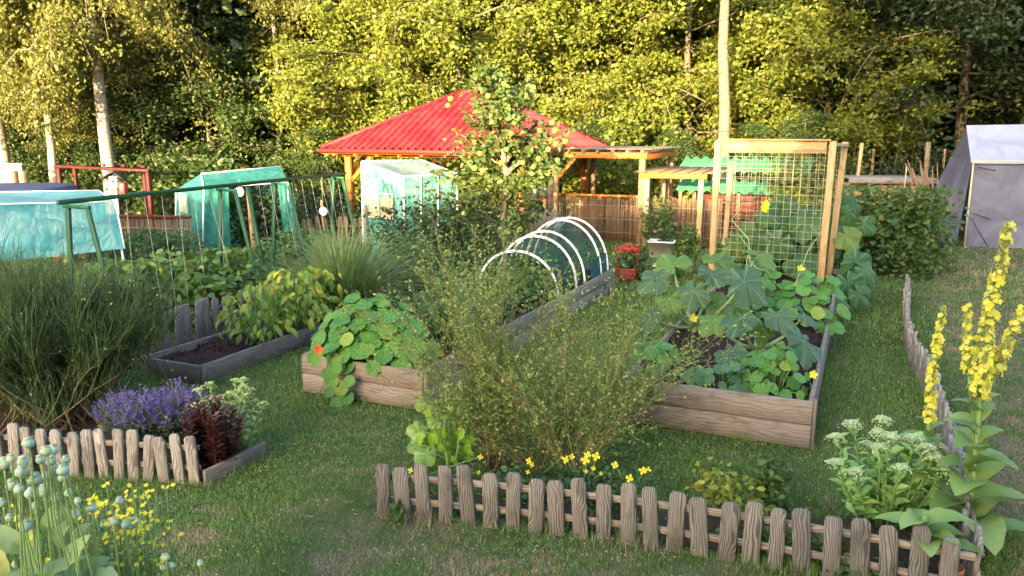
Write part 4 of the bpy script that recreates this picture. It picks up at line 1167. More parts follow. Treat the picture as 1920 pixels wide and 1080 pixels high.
# ---- pale foil greenhouse before the gazebo
n_, l_, r_ = atD(757, 445, 15.0), atD(680, 440, 15.7), atD(857, 440, 15.6)
for p in (n_, l_, r_): p[2] = 0
k_ = l_ + (r_ - n_)
t = thing('foil_greenhouse', 'pale mint foil greenhouse with arched window before the gazebo', 'greenhouse', n_)
nT, lT, rT = atD(757, 331, 15.0), atD(678, 303, 15.7), atD(857, 326, 15.6); kT = atD(790, 300, 16.6)
cloth('left_wall', (l_, n_, nT, lT), M['paleteal'], t, 18, 18, .02, 21)
cloth('front_wall', (n_, r_, rT, nT), M['paleteal'], t, 18, 18, .02, 22)
cloth('back_wall', (k_, r_, rT, kT), M['paleteal'], t, 10, 10, .02, 23)
cloth('back_wall', (l_, k_, kT, lT), M['paleteal'], t, 10, 10, .02, 24)
cloth('roof_sheet', (nT, rT, kT, lT), M['paletop'], t, 18, 18, .02, 25, .10)
o_ = norm(np.cross(n_ - l_, Z)); o_ = o_ if o_[1] < 0 else -o_
def lw(s, z): return l_ * (1 - s) + n_ * s + Z * z + o_ * .035
M['warmwin'] = film_mat('window_foil', (.55, .36, .22), (.68, .48, .30), .9, .3, 6.0)
cloth('window', (lw(.22, .86), lw(.44, .86), lw(.44, 1.24), lw(.22, 1.24)), M['warmwin'], t, 6, 6, .005, 26)
m = MB()
arc_ = [lw(.5 + .14 * (1 - math.cos(x)), 1.06 + .24 * math.sin(x)) for x in np.linspace(0, math.pi, 10)]
V = np.array([lw(.5, .84)] + arc_ + [lw(.78, .84)]); m.add(V, np.array([list(range(len(V)))])); part('window', m, M['warmwin'], t)
for z, s0, s1 in ((.84, .18, .82), (1.31, .18, .82)): pole('window_bar', lw(s0, z) + o_ * .02, lw(s1, z) + o_ * .02, .008, M['white'], t, 5)
for s in (.20, .47, .80): pole('window_bar', lw(s, .84) + o_ * .02, lw(s, 1.31) + o_ * .02, .009, M['white'], t, 5)
for p, q in ((n_, nT), (l_, lT), (r_, rT), (k_, kT), (nT, rT), (nT, lT), (lT, kT), (kT, rT)): pole('frame_tube', p, q, .016, M['white'], t)
o2 = norm(np.cross(r_ - n_, Z)); o2 = o2 if o2[1] < 0 else -o2
for s in (.3, .62): pole('frame_tube', n_ * (1 - s) + r_ * s + o2 * .03, nT * (1 - s) + rT * s + o2 * .03, .012, M['white'], t)

# ---- big grey tent at the right
T0 = atD(1806, 459, 17.2); T0[2] = 0
t = thing('party_tent', 'grey tarpaulin tent with pale sloped roof at the right edge', 'tent', T0)
T1 = T0 + norm(A(.97, -.25, 0)) * 5.2
TB = T0 + A(.95, 2.6, 0); TB1 = T1 + A(.95, 2.6, 0)
E0, E1, EB, EB1 = T0 + Z * 1.86, T1 + Z * 1.86, TB + Z * 1.86, TB1 + Z * 1.86
RG0, RG1 = (T0 + TB) / 2 + Z * 2.62, (T1 + TB1) / 2 + Z * 2.62
RG0 = T0 + A(.40, 1.0, 2.62); RG1 = T1 + A(.40, 1.0, 2.70)
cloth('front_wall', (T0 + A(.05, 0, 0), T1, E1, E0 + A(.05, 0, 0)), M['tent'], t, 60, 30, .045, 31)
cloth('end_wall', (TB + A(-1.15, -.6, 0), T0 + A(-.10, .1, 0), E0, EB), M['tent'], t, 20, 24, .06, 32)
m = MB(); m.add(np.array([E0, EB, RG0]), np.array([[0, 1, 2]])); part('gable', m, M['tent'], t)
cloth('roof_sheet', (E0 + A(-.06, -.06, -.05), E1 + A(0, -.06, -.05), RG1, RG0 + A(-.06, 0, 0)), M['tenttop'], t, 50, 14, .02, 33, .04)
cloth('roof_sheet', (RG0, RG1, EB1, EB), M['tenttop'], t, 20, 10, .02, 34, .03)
cloth('back_wall', (TB, TB1, EB1, EB), M['tent'], t, 20, 12, .04, 35)
for p, q in ((T0 + A(.0, -.05, 0), E0 + A(0, -.04, 0)), (TB, EB), (E0, E1)): pole('tent_pole', p, q, .022, M['steel'], t)
for (p, q) in ((E0 + A(.05, -.1, -.12), E0 + A(.42, -.18, -.2)), (T0 + A(.05, -.1, .75), T0 + A(.42, -.18, .62)), (T0 + A(.08, -.08, .6), T0 + A(.42, -.17, .05))): pole('tie_cord', p, q, .01, M['black'], t, 5)

# ---- far things at the left
t = thing('pergola', 'dark red pergola frame with open beams below the birch', 'pergola', atD(110, 400, 20.4) * A(1, 1, 0))
zb = 1.48
pl = [atD(110, 315, 20.4), atD(277, 321, 18.8), atD(140, 316, 22.2), atD(270, 321, 20.9)]
plank('beam', atD(104, 312, 20.5), atD(280, 320, 18.7), .09, .06, M['darkred_wood'], t)
plank('beam', atD(108, 311, 22.2), atD(268, 318, 20.9), .09, .06, M['darkred_wood'], t)
for p in pl: plank('post', A(p[0], p[1], 0), p, .09, .09, M['darkred_wood'], t, up=W)
for f in (.15, .35, .55, .75, .95):
    plank('rafter', atD(104, 312, 20.5) * (1 - f) + atD(280, 320, 18.7) * f + Z * .085, atD(108, 311, 22.2) * (1 - f) + atD(268, 318, 20.9) * f + Z * .085, .05, .07, M['darkred_wood'], t)
t = thing('canopy_tent', 'small white canopy on wooden posts at the left edge', 'tent', atD(20, 400, 21) * A(1, 1, 0))
a, b_, c, d = atD(-60, 320, 20.6), atD(42, 322, 20.6), atD(40, 306, 21.6), atD(-60, 304, 21.6)
cloth('roof_sheet', (a, b_, c, d), M['tenttop'], t, 14, 10, .02, 41)
cloth('back_wall', (atD(-60, 322, 22.0) * A(1, 1, 0), atD(22, 322, 22.0) * A(1, 1, 0), atD(22, 320, 22.0), atD(-60, 320, 22.0)), M['tenttop'], t, 8, 8, .02, 42)
for px in (24, 42, -55): p = atD(px, 321, 20.6); plank('post', A(p[0], p[1], 0), p, .14, .14, M['shedwood'], t, up=W)
t = thing('pool', 'dark blue covered round pool behind the net cover', 'pool', atD(10, 400, 17.5) * A(1, 1, 0))
m = MB(); th = np.linspace(0, 2 * np.pi, 33)[:-1]; cc = atD(0, 352, 17.5)
ring = lambda r, z: np.stack([cc[0] + r * np.cos(th), cc[1] + r * np.sin(th), np.full(32, z)], -1)
zz = cc[2]
V = np.concatenate([ring(1.5, 0), ring(1.5, zz), ring(1.35, zz + .03)]); i = np.arange(32)
m.add(V, [np.concatenate([np.stack([k * 32 + i, k * 32 + (i + 1) % 32, (k + 1) * 32 + (i + 1) % 32, (k + 1) * 32 + i], -1) for k in range(2)]), np.array([list(range(64, 96))])])
part('cover', m, M['bluepool'], t)
BH = atD(216, 345, 17.0)
t = thing('bird_house', 'small red and white bird house on a post', 'bird house', A(BH[0], BH[1], 0))
pole('post', A(BH[0], BH[1], 0), BH - Z * .1, .03, M['white'], t)
m = MB(); V, Fs = cbox_v(.16, .18, .24, .01); m.add(V + BH + Z * .04, Fs); part('body', m, M['white'], t)
m = MB(); V, Fs = cbox_v(.13, .18, .26, .01); m.add(V + BH + A(.15, .03, -.1), Fs); part('side_box', m, M['reddish'], t)
for s in (-1, 1): plank('roof_board', BH + A(s * .15, -.15, .17), BH + A(s * .15, .15, .17), .20, .02, M['black'], t, up=norm(A(s * .7, 0, 1)) )
m = MB(); tubes(m, [BH + A(0, -.112, .06), BH + A(0, -.118, .06)], .03, 10); part('entrance_hole', m, M['black'], t)

# ================================================================== boxes, pots and basket near the pergola
def box_thing(name, label, cat, p, sx, sy, sz, mat, rz=0.0, taper=.88):
    t = thing(name, label, cat, A(p[0], p[1], p[2] if len(p) > 2 else 0), None, rz)
    hx, hy = sx / 2, sy / 2; w = .018
    def rg(s, z, q=0): return np.array([[-hx * s + q, -hy * s + q, z], [hx * s - q, -hy * s + q, z], [hx * s - q, hy * s - q, z], [-hx * s + q, hy * s - q, z]])
    V = np.concatenate([rg(taper, 0), rg(1, sz - .03), rg(1.06, sz - .03), rg(1.06, sz), rg(1, sz, w), rg(.97, sz * .82, w)])
    m = MB(); i = np.arange(4)
    m.add(V, [np.concatenate([np.stack([k * 4 + i, k * 4 + (i + 1) % 4, (k + 1) * 4 + (i + 1) % 4, (k + 1) * 4 + i], -1) for k in range(5)]), np.array([[3, 2, 1, 0]])])
    part('box', m, mat, t, world=False)
    m = MB(); m.add(rg(.98, sz * .83, w), np.array([[0, 1, 2, 3]])); part('soil', m, M['soil'], t, world=False)
    return t
p = at(1240, 482); box_thing('planter_box', 'pale grey planter box with small plants before the pergola', 'planter', p, .5, .4, .34, M['whitecloth'], -.3)
p = at(1246, 528); box_thing('planter_box', 'grey plastic box half hidden behind the squash leaves', 'planter', p, .34, .3, .3, M['pot'], -.35)
p = at(1175, 524)
t = thing('basket', 'round red wicker basket with handle and herbs by the hoop tunnel', 'basket', p)
m = MB(); th = np.linspace(0, 2 * np.pi, 25)[:-1]
for k in range(7):
    r_ = .15 + .035 * k / 6
    tubes(m, np.stack([p[0] + r_ * np.cos(np.r_[th, th[0]]), p[1] + r_ * np.sin(np.r_[th, th[0]]), np.full(25, .03 + .028 * k) + .008 * np.sin(np.r_[th, th[0]] * 10 + k * 3.14)], -1), .016, 5, cap=False)
part('wicker', m, M['terracotta'], t, True)
m = MB(); V = np.stack([p[0] + .17 * np.cos(th), p[1] + .17 * np.sin(th), np.full(24, .16)], -1); m.add(V, np.array([list(range(24))])); part('soil', m, M['soil'], t)
m = MB(); x = np.linspace(0, np.pi, 14); tubes(m, np.stack([p[0] + .185 * np.cos(x), p[1] + 0 * x, .2 + .42 * np.sin(x)], -1), .012, 6); part('handle', m, M['terracotta'], t, True)
m = MB(); q = p + A(0, 0, .52) + rng.normal(0, 1, (60, 3)) * A(.09, .07, .04); scatter(m, oct_v, oct_f, q, frames(rng.normal(0, 1, (60, 3)), rng.normal(0, 1, (60, 3))), .022); part('red_bow', m, M['reddish'], t, kind='stuff')
m = MB(); leaves_at(m, L_OVAL, p + A(0, 0, .32) + rng.normal(0, 1, (240, 3)) * A(.09, .09, .09), .06); part('herbs', m, M['weed'], t, kind='stuff')
def pot_thing(label, p, r, h, mat, plant=None):
    t = thing('flower_pot', label, 'pot', p)
    th = np.linspace(0, 2 * np.pi, 19)[:-1]; m = MB(); i = np.arange(18)
    prof = [(.72, 0), (.95, .78), (1.06, .79), (1.08, 1.0), (.96, 1.0), (.92, .85)]
    V = np.concatenate([np.stack([p[0] + r * a * np.cos(th), p[1] + r * a * np.sin(th), np.full(18, p[2] + h * b_)], -1) for a, b_ in prof])
    m.add(V, [np.concatenate([np.stack([k * 18 + i, k * 18 + (i + 1) % 18, (k + 1) * 18 + (i + 1) % 18, (k + 1) * 18 + i], -1) for k in range(5)]), np.array([list(range(18))[::-1], [90 + x for x in range(18)]])])
    part('pot', m, mat, t, True)
    if plant:
        m = MB(); n = 260; q = np.asarray(p) + A(0, 0, h + r * 1.2) + rng.normal(0, 1, (n, 3)) * r * A(.8, .8, .8); leaves_at(m, L_OVAL, q, r * .9); part('leaves', m, M[plant], t, kind='stuff')
rail_z = .98 + .05
for k, (s, mat, l) in enumerate(((.30, 'white', 'white pot with bright leaves on the gazebo rail'), (.52, 'black', 'dark pot with leaves on the gazebo rail'), (.14, 'whitecloth', 'pale pot at the left end of the gazebo rail'))):
    q = pc[0] * (1 - s) + pc[3] * s; pot_thing(l, A(q[0], q[1], rail_z - .035), .12, .24, M[mat], ('tree_lit', 'rasp', 'rasp')[k])
t = thing('hanging_bucket', 'white bucket on a small stand behind the hoop tunnel', 'bucket', atD(1043, 420, 15.9) * A(1, 1, 0))
q = atD(1043, 420, 15.9)
pole('stand', A(q[0], q[1], 0), q - Z * .1, .025, M['brownwood'], t)
m = MB(); tubes(m, [q - Z * .1, q + Z * .13], np.array([[.07, .1]]), 14); part('bucket', m, M['white'], t, True)
p = at(1790, 1078); p[:2] = FENCE_B[:2] + A(-.06, .10)
pot_thing('small terracotta pot behind the corner of the front picket edging', A(p[0], p[1], 0), .06, .16, M['brick'])
q = at(487, 508); t = thing('wood_plank', 'short sunlit plank lying before the teal greenhouse', 'plank', q)
plank('plank', q + A(-.3, -.1, .06), q + A(.3, .1, .12), .2, .04, M['pine'], t)
for (p0, p1, l) in (((412, 512), (500, 492), 'narrow timber edging before the teal greenhouse'), ((520, 487), (570, 480), 'pale timber edging right of the teal greenhouse')):
    a, b_ = at(*p0), at(*p1); t = thing('edging_board', l, 'board', a); plank('board', a + Z * .07, b_ + Z * .07, .14, .04, M['fence_pale'], t, up=U)
# ================================================================== big leaf meshes (centre of the leaf stalk at 0, facing +Z)
def round_leaf(n=14, wav=.06, cup=.16, seed=0, mat='nast', name='leaf'):
    r = np.random.default_rng(seed); th = np.arange(n) / n * 2 * np.pi
    rad = 1 + .05 * np.cos(th * 7 + r.uniform(0, 6)) + r.normal(0, .03, n)
    z1 = cup + wav * np.sin(th * 3 + r.uniform(0, 6)) + r.normal(0, .02, n)
    V = np.concatenate([[[0, 0, 0]], np.stack([.5 * np.cos(th), .5 * np.sin(th), .10 + 0 * th], -1), np.stack([rad * np.cos(th), rad * np.sin(th), z1], -1)])
    i = np.arange(n)
    m = MB(); m.add(V, [np.stack([0 * i, 1 + i, 1 + (i + 1) % n], -1), np.stack([1 + i, 1 + n + i, 1 + n + (i + 1) % n, 1 + (i + 1) % n], -1)])
    me = m.mesh(name, True); me.materials.append(M[mat]); return me
def lobed_leaf(lobes=5, n=60, depth=.28, teeth=.06, droop=.3, seed=0, mat='zuc', name='leaf'):
    """palmate leaf, stalk at 0, tip to +Y"""
    r = np.random.default_rng(seed); th = np.arange(n) / n * 2 * np.pi - np.pi / 2      # start at the notch below
    a = np.abs(((th + np.pi / 2) % (2 * np.pi)) - np.pi)          # 0 at tip side
    lob = np.abs(np.cos(a * lobes / 2 * .92)) ** .7
    rad = (.62 + .18 * np.cos(a)) * (1 - depth + depth * lob * 1.25) + teeth * (np.arange(n) % 2) * .8
    notch = np.exp(-((np.pi - a) / .22) ** 2); rad *= 1 - .72 * notch
    rad *= 1 + r.normal(0, .03, n)
    V = [[0, 0, 0]]
    tilt = r.uniform(-.15, .15)
    for f in (.35, .7, 1.0):
        x, y = f * rad * np.cos(th), f * rad * np.sin(th) + .0
        z = -droop * (f * rad) ** 2 + .13 * f * (lob - .5) + .09 * f * np.sin(th * 2 + seed) + .05 * f * f * np.sin(th * 7 + seed * 2) + tilt * x
        V += list(np.stack([x, y, z], -1))
    i = np.arange(n); Fs = [np.stack([0 * i, 1 + i, 1 + (i + 1) % n], -1)]
    q = [np.stack([1 + k * n + i, 1 + (k + 1) * n + i, 1 + (k + 1) * n + (i + 1) % n, 1 + k * n + (i + 1) % n], -1) for k in (0, 1)]
    m = MB(); m.add(np.array(V), Fs + q)
    me = m.mesh(name, True); me.materials.append(M[mat]); return me
def blade_leaf(L=1.0, w=.32, segs=7, curl=.6, fold=.12, wave=.04, seed=0, mat='mull', name='leaf', sharp=1.0):
    """long leaf along +Y that bends down; 3 verts across"""
    r = np.random.default_rng(seed); t = np.linspace(0, 1, segs)
    hw = w / 2 * np.sin(np.pi * np.clip(t * .92 + .06, 0, 1)) ** sharp * (1.15 - .3 * t); hw[-1] = .002
    ang = np.cumsum(np.r_[0, np.full(segs - 1, curl / (segs - 1))])
    y = np.r_[0, np.cumsum(np.cos(ang[1:]))] * L / (segs - 1); z = -np.r_[0, np.cumsum(np.sin(ang[1:]))] * L / (segs - 1)
    V = []
    for k in range(segs):
        wv = wave * r.normal(0, 1, 2)
        V += [[-hw[k], y[k], z[k] + fold * hw[k] * 2 + wv[0] * L * .5], [0, y[k], z[k]], [hw[k], y[k], z[k] + fold * hw[k] * 2 + wv[1] * L * .5]]
    q = []
    for k in range(segs - 1):
        for c in (0, 1): q.append([k * 3 + c, k * 3 + c + 1, k * 3 + c + 4, k * 3 + c + 3])
    m = MB(); m.add(np.array(V), np.array(q)); me = m.mesh(name, True); me.materials.append(M[mat]); return me
def fr1(d, n): return frames(np.asarray(d, float)[None], np.asarray(n, float)[None])[0]
ROUND = [round_leaf(seed=i) for i in range(3)]; ROUNDB = [round_leaf(seed=10 + i, mat='nastblue') for i in range(3)]
ZUC = [lobed_leaf(seed=i, mat='zuc') for i in range(3)]; ZUCG = [lobed_leaf(seed=5 + i, mat='zucg') for i in range(2)]
SQ = [lobed_leaf(5, 50, .20, .04, .45, seed=20 + i, mat='squash') for i in range(3)]
HOL = [lobed_leaf(5, 40, .16, .05, .35, seed=30 + i, mat='holly') for i in range(2)]
HOLV = [blade_leaf(1, .50, 6, .8, .2, .02, seed=i, mat='hollyv') for i in range(2)]
PEP = [blade_leaf(1, .42, 5, 1.0, .18, .03, seed=i, mat='pepper') for i in range(3)]
MUL = [blade_leaf(1, .52, 11, 1.15, .26, .06, seed=i, mat='mull', sharp=.72) for i in range(4)]
SED = [blade_leaf(1, .5, 5, .4, .25, .02, seed=i, mat='sedum') for i in range(3)]
POP = [blade_leaf(1, .5, 9, .9, .25, .09, seed=i, mat='poppyleaf') for i in range(3)]

def dome_plant(name, label, cat, c, rw, ru, h, nleaf, size, meshes, stem='stem', face=.45, group=None, low=0.0):
    """leaves over a dome of half-width rw (along W), ru (along U), height h"""
    c = np.asarray(c, float); t = thing(name, label, cat, c, group)
    sm = MB()
    for k in range(nleaf):
        ph = rng.uniform(0, 2 * np.pi) if rng.random() < .4 else rng.uniform(np.pi, 2 * np.pi); z = rng.uniform(low, 1) ** .8; r_ = math.sqrt(max(0, 1 - z * z)) * (1.05 * rng.uniform(.03, 1) ** .25)
        z *= rng.uniform(.7, 1.05)
        p = c + W * rw * r_ * math.cos(ph) + U * ru * r_ * math.sin(ph) + Z * h * max(z, .04)
        nr = norm(norm(W * r_ * math.cos(ph) + U * r_ * math.sin(ph) + Z * (z * .8 + .1)) + A(0, -face, .55) + rng.normal(0, .3, 3))
        d = norm(np.cross(nr, rng.normal(0, 1, 3)))
        inst('leaf', meshes[rng.integers(len(meshes))], t, p, fr1(d, nr), size * rng.uniform(.6, 1.15))
        b0 = c + W * rw * .35 * r_ * math.cos(ph) + U * ru * .35 * r_ * math.sin(ph) - Z * .03
        tubes(sm, bend(b0, p - nr * .002, 4, .03), .0045, 4)
    part('stalks', sm, M[stem], t, True, kind='stuff')
    return t
# nasturtiums at the front of the middle bed
c = BED2 + U * .40 + W * .60 + Z * (BED2_H - .07)
t = dome_plant('nasturtium_plant', 'round-leaved nasturtium mound with one red flower over the bed front', 'nasturtium', c, .64, .46, .60, 210, .080, ROUND, low=.0)
fm = MB()
def flower(mb, c, r, facing, petals=5, var=None, cup=.35):
    f = fr1(norm(np.cross(facing, A(.3, .2, 1))), facing)
    for k in range(petals):
        a = 2 * np.pi * k / petals; ca, sa = math.cos(a), math.sin(a)
        V = np.array([[0, 0, 0], [ca * .55 - sa * .38, sa * .55 + ca * .38, cup * .5], [ca * .95 - sa * .34, sa * .95 + ca * .34, cup], [ca * 1.05, sa * 1.05, cup * .9], [ca * .95 + sa * .34, sa * .95 - ca * .34, cup], [ca * .55 + sa * .38, sa * .55 - ca * .38, cup * .5]]) * r
        mb.add(V @ f.T + c, np.array([[0, 5, 4, 3, 2, 1]]), var)
flower(fm, atD(598, 655, 6.97), .042, norm(A(.1, -1, .2)), 5); part('flower', fm, M['orange'], t)
tm = MB()
for px, py in ((630, 690), (622, 712), (640, 728), (618, 735), (650, 745), (632, 755), (612, 700), (655, 715), (700, 690), (745, 688), (590, 672), (770, 668), (720, 672), (760, 690)):
    D = 6.98; p = atD(px, py, D); inst('leaf', ROUND[rng.integers(3)], t, p, fr1(norm(np.cross(A(.1, -1, .3), rng.normal(0, 1, 3))), norm(A(rng.normal(0, .3), -1, rng.uniform(.2, .7)))), rng.uniform(.05, .075))
tubes(tm, np.array([atD(640, 668, 7.05), atD(634, 690, 6.99), atD(630, 720, 6.99), atD(640, 750, 6.98)]), .005, 4)
tubes(tm, np.array([atD(640, 668, 7.05), atD(612, 700, 6.99), atD(596, 748, 6.98)]), .004, 4); part('trailing_stalk', tm, M['stem'], t)

# nasturtiums in the right bed
def bedp(o, a, b_, z): return o + U * a + W * b_ + Z * z
dome_plant('nasturtium_plant', 'blue green nasturtium clump behind the front board of the right bed', 'nasturtium', bedp(BED1, .30, .80, .33), .30, .22, .26, 34, .058, ROUNDB)
t = dome_plant('nasturtium_plant', 'nasturtium clump in the front right corner of the right bed', 'nasturtium', bedp(BED1, .42, 1.22, .33), .33, .33, .40, 66, .058, ROUND)
fm = MB(); flower(fm, atD(1524, 702, 6.12), .035, norm(A(.1, -1, .3)), 5); part('flower', fm, M['yellow'], t)
dome_plant('nasturtium_plant', 'small nasturtium hanging over the left board of the right bed', 'nasturtium', bedp(BED1, .75, .10, .33), .25, .35, .22, 30, .062, ROUND)
dome_plant('nasturtium_plant', 'nasturtium at the foot of the right trellis post', 'nasturtium', bedp(BED1, 3.2, 1.35, .33), .42, .55, .55, 62, .085, ROUND)
dome_plant('nasturtium_plant', 'nasturtium under the middle of the wire mesh', 'nasturtium', bedp(BED1, 3.3, .75, .33), .40, .45, .55, 44, .085, ROUND)

# ================================================================== zucchini plants
def zucchini(label, crown, leaves, fl=()):
    crown = np.asarray(crown, float); t = thing('zucchini_plant', label, 'zucchini', crown)
    sm = MB()
    for (px, py, D, s, k, tx, ty, tz) in leaves:
        p = atD(px, py, D); nr = norm(A(tx, ty, tz)); out = norm((p - crown) * A(1, 1, .2) + A(0, 0, -.15))
        out = norm(out - nr * (out @ nr))
        me = ZUCG[rng.integers(2)] if k else ZUC[rng.integers(3)]
        inst('leaf', me, t, p, fr1(out, nr), s * .74)
        mid = (crown + p) / 2 + A(0, 0, -.10) + (p - crown) * A(.12, .12, 0)
        ts = np.linspace(0, 1, 8)[:, None]; P = (1 - ts) ** 2 * crown + 2 * ts * (1 - ts) * mid + ts ** 2 * p
        m = MB(); tubes(m, P, np.linspace(.022, .011, 8), 7); part('leaf_stalk', m, M['zstalk'], t, True)
    m = MB(); tubes(m, [crown - Z * .12, crown + Z * .1], .035, 8); part('stem', m, M['zstalk'], t, True)
    for (px, py, D) in fl:
        m = MB(); flower(m, atD(px, py, D), .05, norm(A(.2, -.8, .5)), 5, cup=.7); part('flower', m, M['yellowpale'], t)
M['zstalk'] = leaf_mat('zucchini_stalk', (.24, .36, .12), (.32, .44, .18), None, .9, .1)
zucchini('large zucchini plant with silver-spotted leaves left of the trellis', at(1302, 612, .38),
   [(1232, 520, 8.3, .40, 0, -.5, -.5, .8), (1262, 500, 9.2, .50, 1, -.3, -.5, 1), (1335, 515, 8.6, .42, 0, 0, -.5, 1), (1395, 528, 8.2, .52, 0, .35, -.6, .8), (1218, 590, 8.0, .30, 0, -.8, -.5, .5),
    (1300, 545, 8.1, .36, 0, -.1, -.8, .6), (1420, 480, 9.3, .45, 1, .3, -.4, 1), (1345, 490, 9.5, .42, 1, .1, -.5, 1), (1255, 560, 8.1, .30, 1, -.5, -.7, .6), (1340, 570, 8.4, .38, 1, .1, -.8, .5), (1375, 575, 8.6, .36, 1, .3, -.8, .4)], [(1298, 597, 8.1)])
zucchini('zucchini plant with spreading spotted leaves in the middle of the right bed', at(1420, 655, .38),
   [(1388, 598, 7.1, .34, 0, -.3, -.4, 1), (1455, 592, 7.4, .36, 0, .1, -.4, 1), (1508, 640, 6.75, .42, 0, .7, -.5, .7), (1340, 600, 7.3, .30, 1, -.5, -.4, .9), (1372, 660, 6.8, .30, 0, -.5, -.6, .8), (1508, 590, 7.6, .32, 0, .5, -.4, .9), (1430, 615, 7.4, .28, 1, .1, -.9, .3), (1470, 660, 6.9, .26, 1, .3, -.8, .4)])

# ================================================================== squash climbing the trellis
c = bedp(BED1, 4.6, .9, .33)
t = thing('squash_plant', 'big-leaved squash vine climbing the wire trellis', 'squash', c)
vm = MB()
ex_ = [(1478, 385, 12.0, .36), (1420, 440, 11.9, .34), (1385, 460, 12.1, .30), (1460, 455, 11.5, .34), (1425, 500, 11.4, .32), (1500, 485, 11.5, .36), (1530, 430, 11.9, .34), (1565, 425, 11.6, .30), (1590, 400, 11.7, .30), (1585, 440, 11.5, .34),
       (1605, 490, 11.0, .42), (1590, 530, 10.6, .36), (1620, 505, 10.9, .34), (1570, 560, 10.3, .32), (1610, 550, 10.5, .28), (1350, 465, 12.2, .28), (1370, 500, 11.3, .28), (1455, 400, 12.4, .26), (1600, 380, 11.9, .26), (1620, 420, 11.8, .26)]
prev = c
for k in range(104):
    if k < len(ex_): px, py, D, s = ex_[k]
    else:
        px = rng.uniform(1355, 1560); py = rng.uniform(390, 545) if px > 1420 else rng.uniform(450, 545); D = rng.uniform(11.75, 12.7) if px < 1550 else rng.uniform(11.3, 12); s = rng.uniform(.2, .34)
    p = atD(px, py, D); nr = norm(A(rng.normal(0, .35), -1, rng.uniform(.1, .9))); d = norm(A(rng.normal(0, .6), -.2, -.8)); d = norm(d - nr * (d @ nr))
    inst('leaf', SQ[rng.integers(3)], t, p, fr1(d, nr), s * (1.15 if px < 1555 else .95))
    b0 = A(p[0] + rng.normal(0, .15), p[1] + .15, max(.35, p[2] - .3)); tubes(vm, bend(b0, p + A(0, .01, 0), 4, .02), .007, 4)
for k in range(4):
    a = c + W * rng.uniform(-.5, .5) + U * rng.uniform(-.3, .4); b_ = atD(rng.uniform(1370, 1600), rng.uniform(380, 450), 12.0)
    tubes(vm, bend(a, b_, 8, .1, .05), .007, 5)
part('vines', vm, M['zstalk'], t, True, kind='stuff')
m = MB()
for px, py in ((1432, 392), (1434, 384), (1500, 505), (1350, 570)): flower(m, atD(px, py, 11.2), .06, norm(A(.1, -.9, .4)), 5, cup=.6)
part('flowers', m, M['yellow'], t)

# ================================================================== leafy bushes built of small leaves
def bush(name, label, cat, c, rw, ru, h, n, size, mat, tmpl=L_OVAL, lumps=14, droop=.3, stem='stem', group=None, ns=10, sr=.008, wild=.28, keep0=.08):
    c = np.asarray(c, float); t = thing(name, label, cat, c, group)
    m, s = MB(), MB()
    ce = np.stack([rng.uniform(-1, 1, lumps), rng.uniform(-1, 1, lumps), rng.uniform(.18, .92, lumps)], -1)
    k = 1.0 - .35 * ce[:, 2]; ce[:, :2] *= k[:, None]
    q = ce[rng.integers(lumps, size=n)] + rng.normal(0, wild, (n, 3)) * A(1, 1, .75)
    q[:, 2] = np.clip(q[:, 2], keep0, 1.15)
    P = c + q[:, :1] * rw * W + q[:, 1:2] * ru * U + q[:, 2:] * h * Z
    leaves_at(m, tmpl, P, size, None, droop, .4)
    for kk in range(ns):
        e = ce[kk % lumps]; tip = c + e[0] * rw * W + e[1] * ru * U + e[2] * h * 1.05 * Z
        tubes(s, bend(c + rng.normal(0, .12, 3) * A(rw, ru, 0), tip, 6, .04 * h, .02 * h), np.linspace(sr, sr * .4, 6), 5)
    part('leaves', m, M[mat], t, kind='stuff'); part('stems', s, M[stem], t, True)
    return t
def gnd(px, D): p = atD(px, 400, D); p[2] = 0; return p
bush('raspberry_bush', 'dense raspberry bush at the end of the side picket edging', 'raspberry bush', gnd(1672, 14.2), .80, .7, 1.30, 4600, .12, 'rasp', lumps=22)
bush('raspberry_bush', 'tall leafy climber between trellis and raspberry bush', 'raspberry bush', gnd(1612, 15.0), .5, .6, .92, 2000, .12, 'rasp', lumps=14)
bush('bush', 'low dark green bush before the raspberry bush', 'bush', gnd(1700, 13.6), .42, .4, .75, 1100, .09, 'rasp', lumps=10)
bush('bean_plant', 'leafy bean row under the middle of the green bean frame', 'bean plants', A(-4.35, 10.4, 0), .75, 1.2, .75, 2600, .13, 'bean', lumps=20)
bush('bean_plant', 'leafy bean row behind the dark broom', 'bean plants', A(-5.3, 9.9, 0), .8, .9, .72, 2000, .13, 'bean', lumps=16)
bush('weed_patch', 'pale flowering herbs behind the bean rows', 'herbs', A(-6.3, 12.6, 0), .9, .9, .72, 1700, .10, 'weed', lumps=14)
bush('weed_patch', 'tall herbs at the left wall of the teal greenhouse', 'herbs', A(-5.0, 12.8, 0), .4, .7, .5, 900, .10, 'weed', lumps=12)
bush('tomato_plant', 'dark tomato plants inside the teal greenhouse', 'tomato plants', gnd(470, 15.8), .75, .5, 1.35, 2600, .11, 'bush_dark', lumps=16)
bush('herb_patch', 'fine green herbs before the far picket fence', 'herbs', gnd(575, 14.2), .9, .9, .55, 2400, .09, 'weed', lumps=16)
bush('herb_patch', 'green herbs between the bean frame and the tall grass', 'herbs', A(-3.2, 12.0, 0), .6, .9, .45, 1500, .09, 'weed', lumps=12)
bush('rose_bush', 'dark rose bush below the apple tree', 'rose bush', gnd(860, 12.8), .85, .6, 1.25, 2600, .085, 'bush_dark', lumps=18, stem='broomwood', ns=18)
bush('shrub', 'dark shrub before the pale foil greenhouse', 'shrub', gnd(770, 13.4), .65, .6, 1.05, 1900, .075, 'bush_dark', lumps=14, stem='broomwood', ns=14)
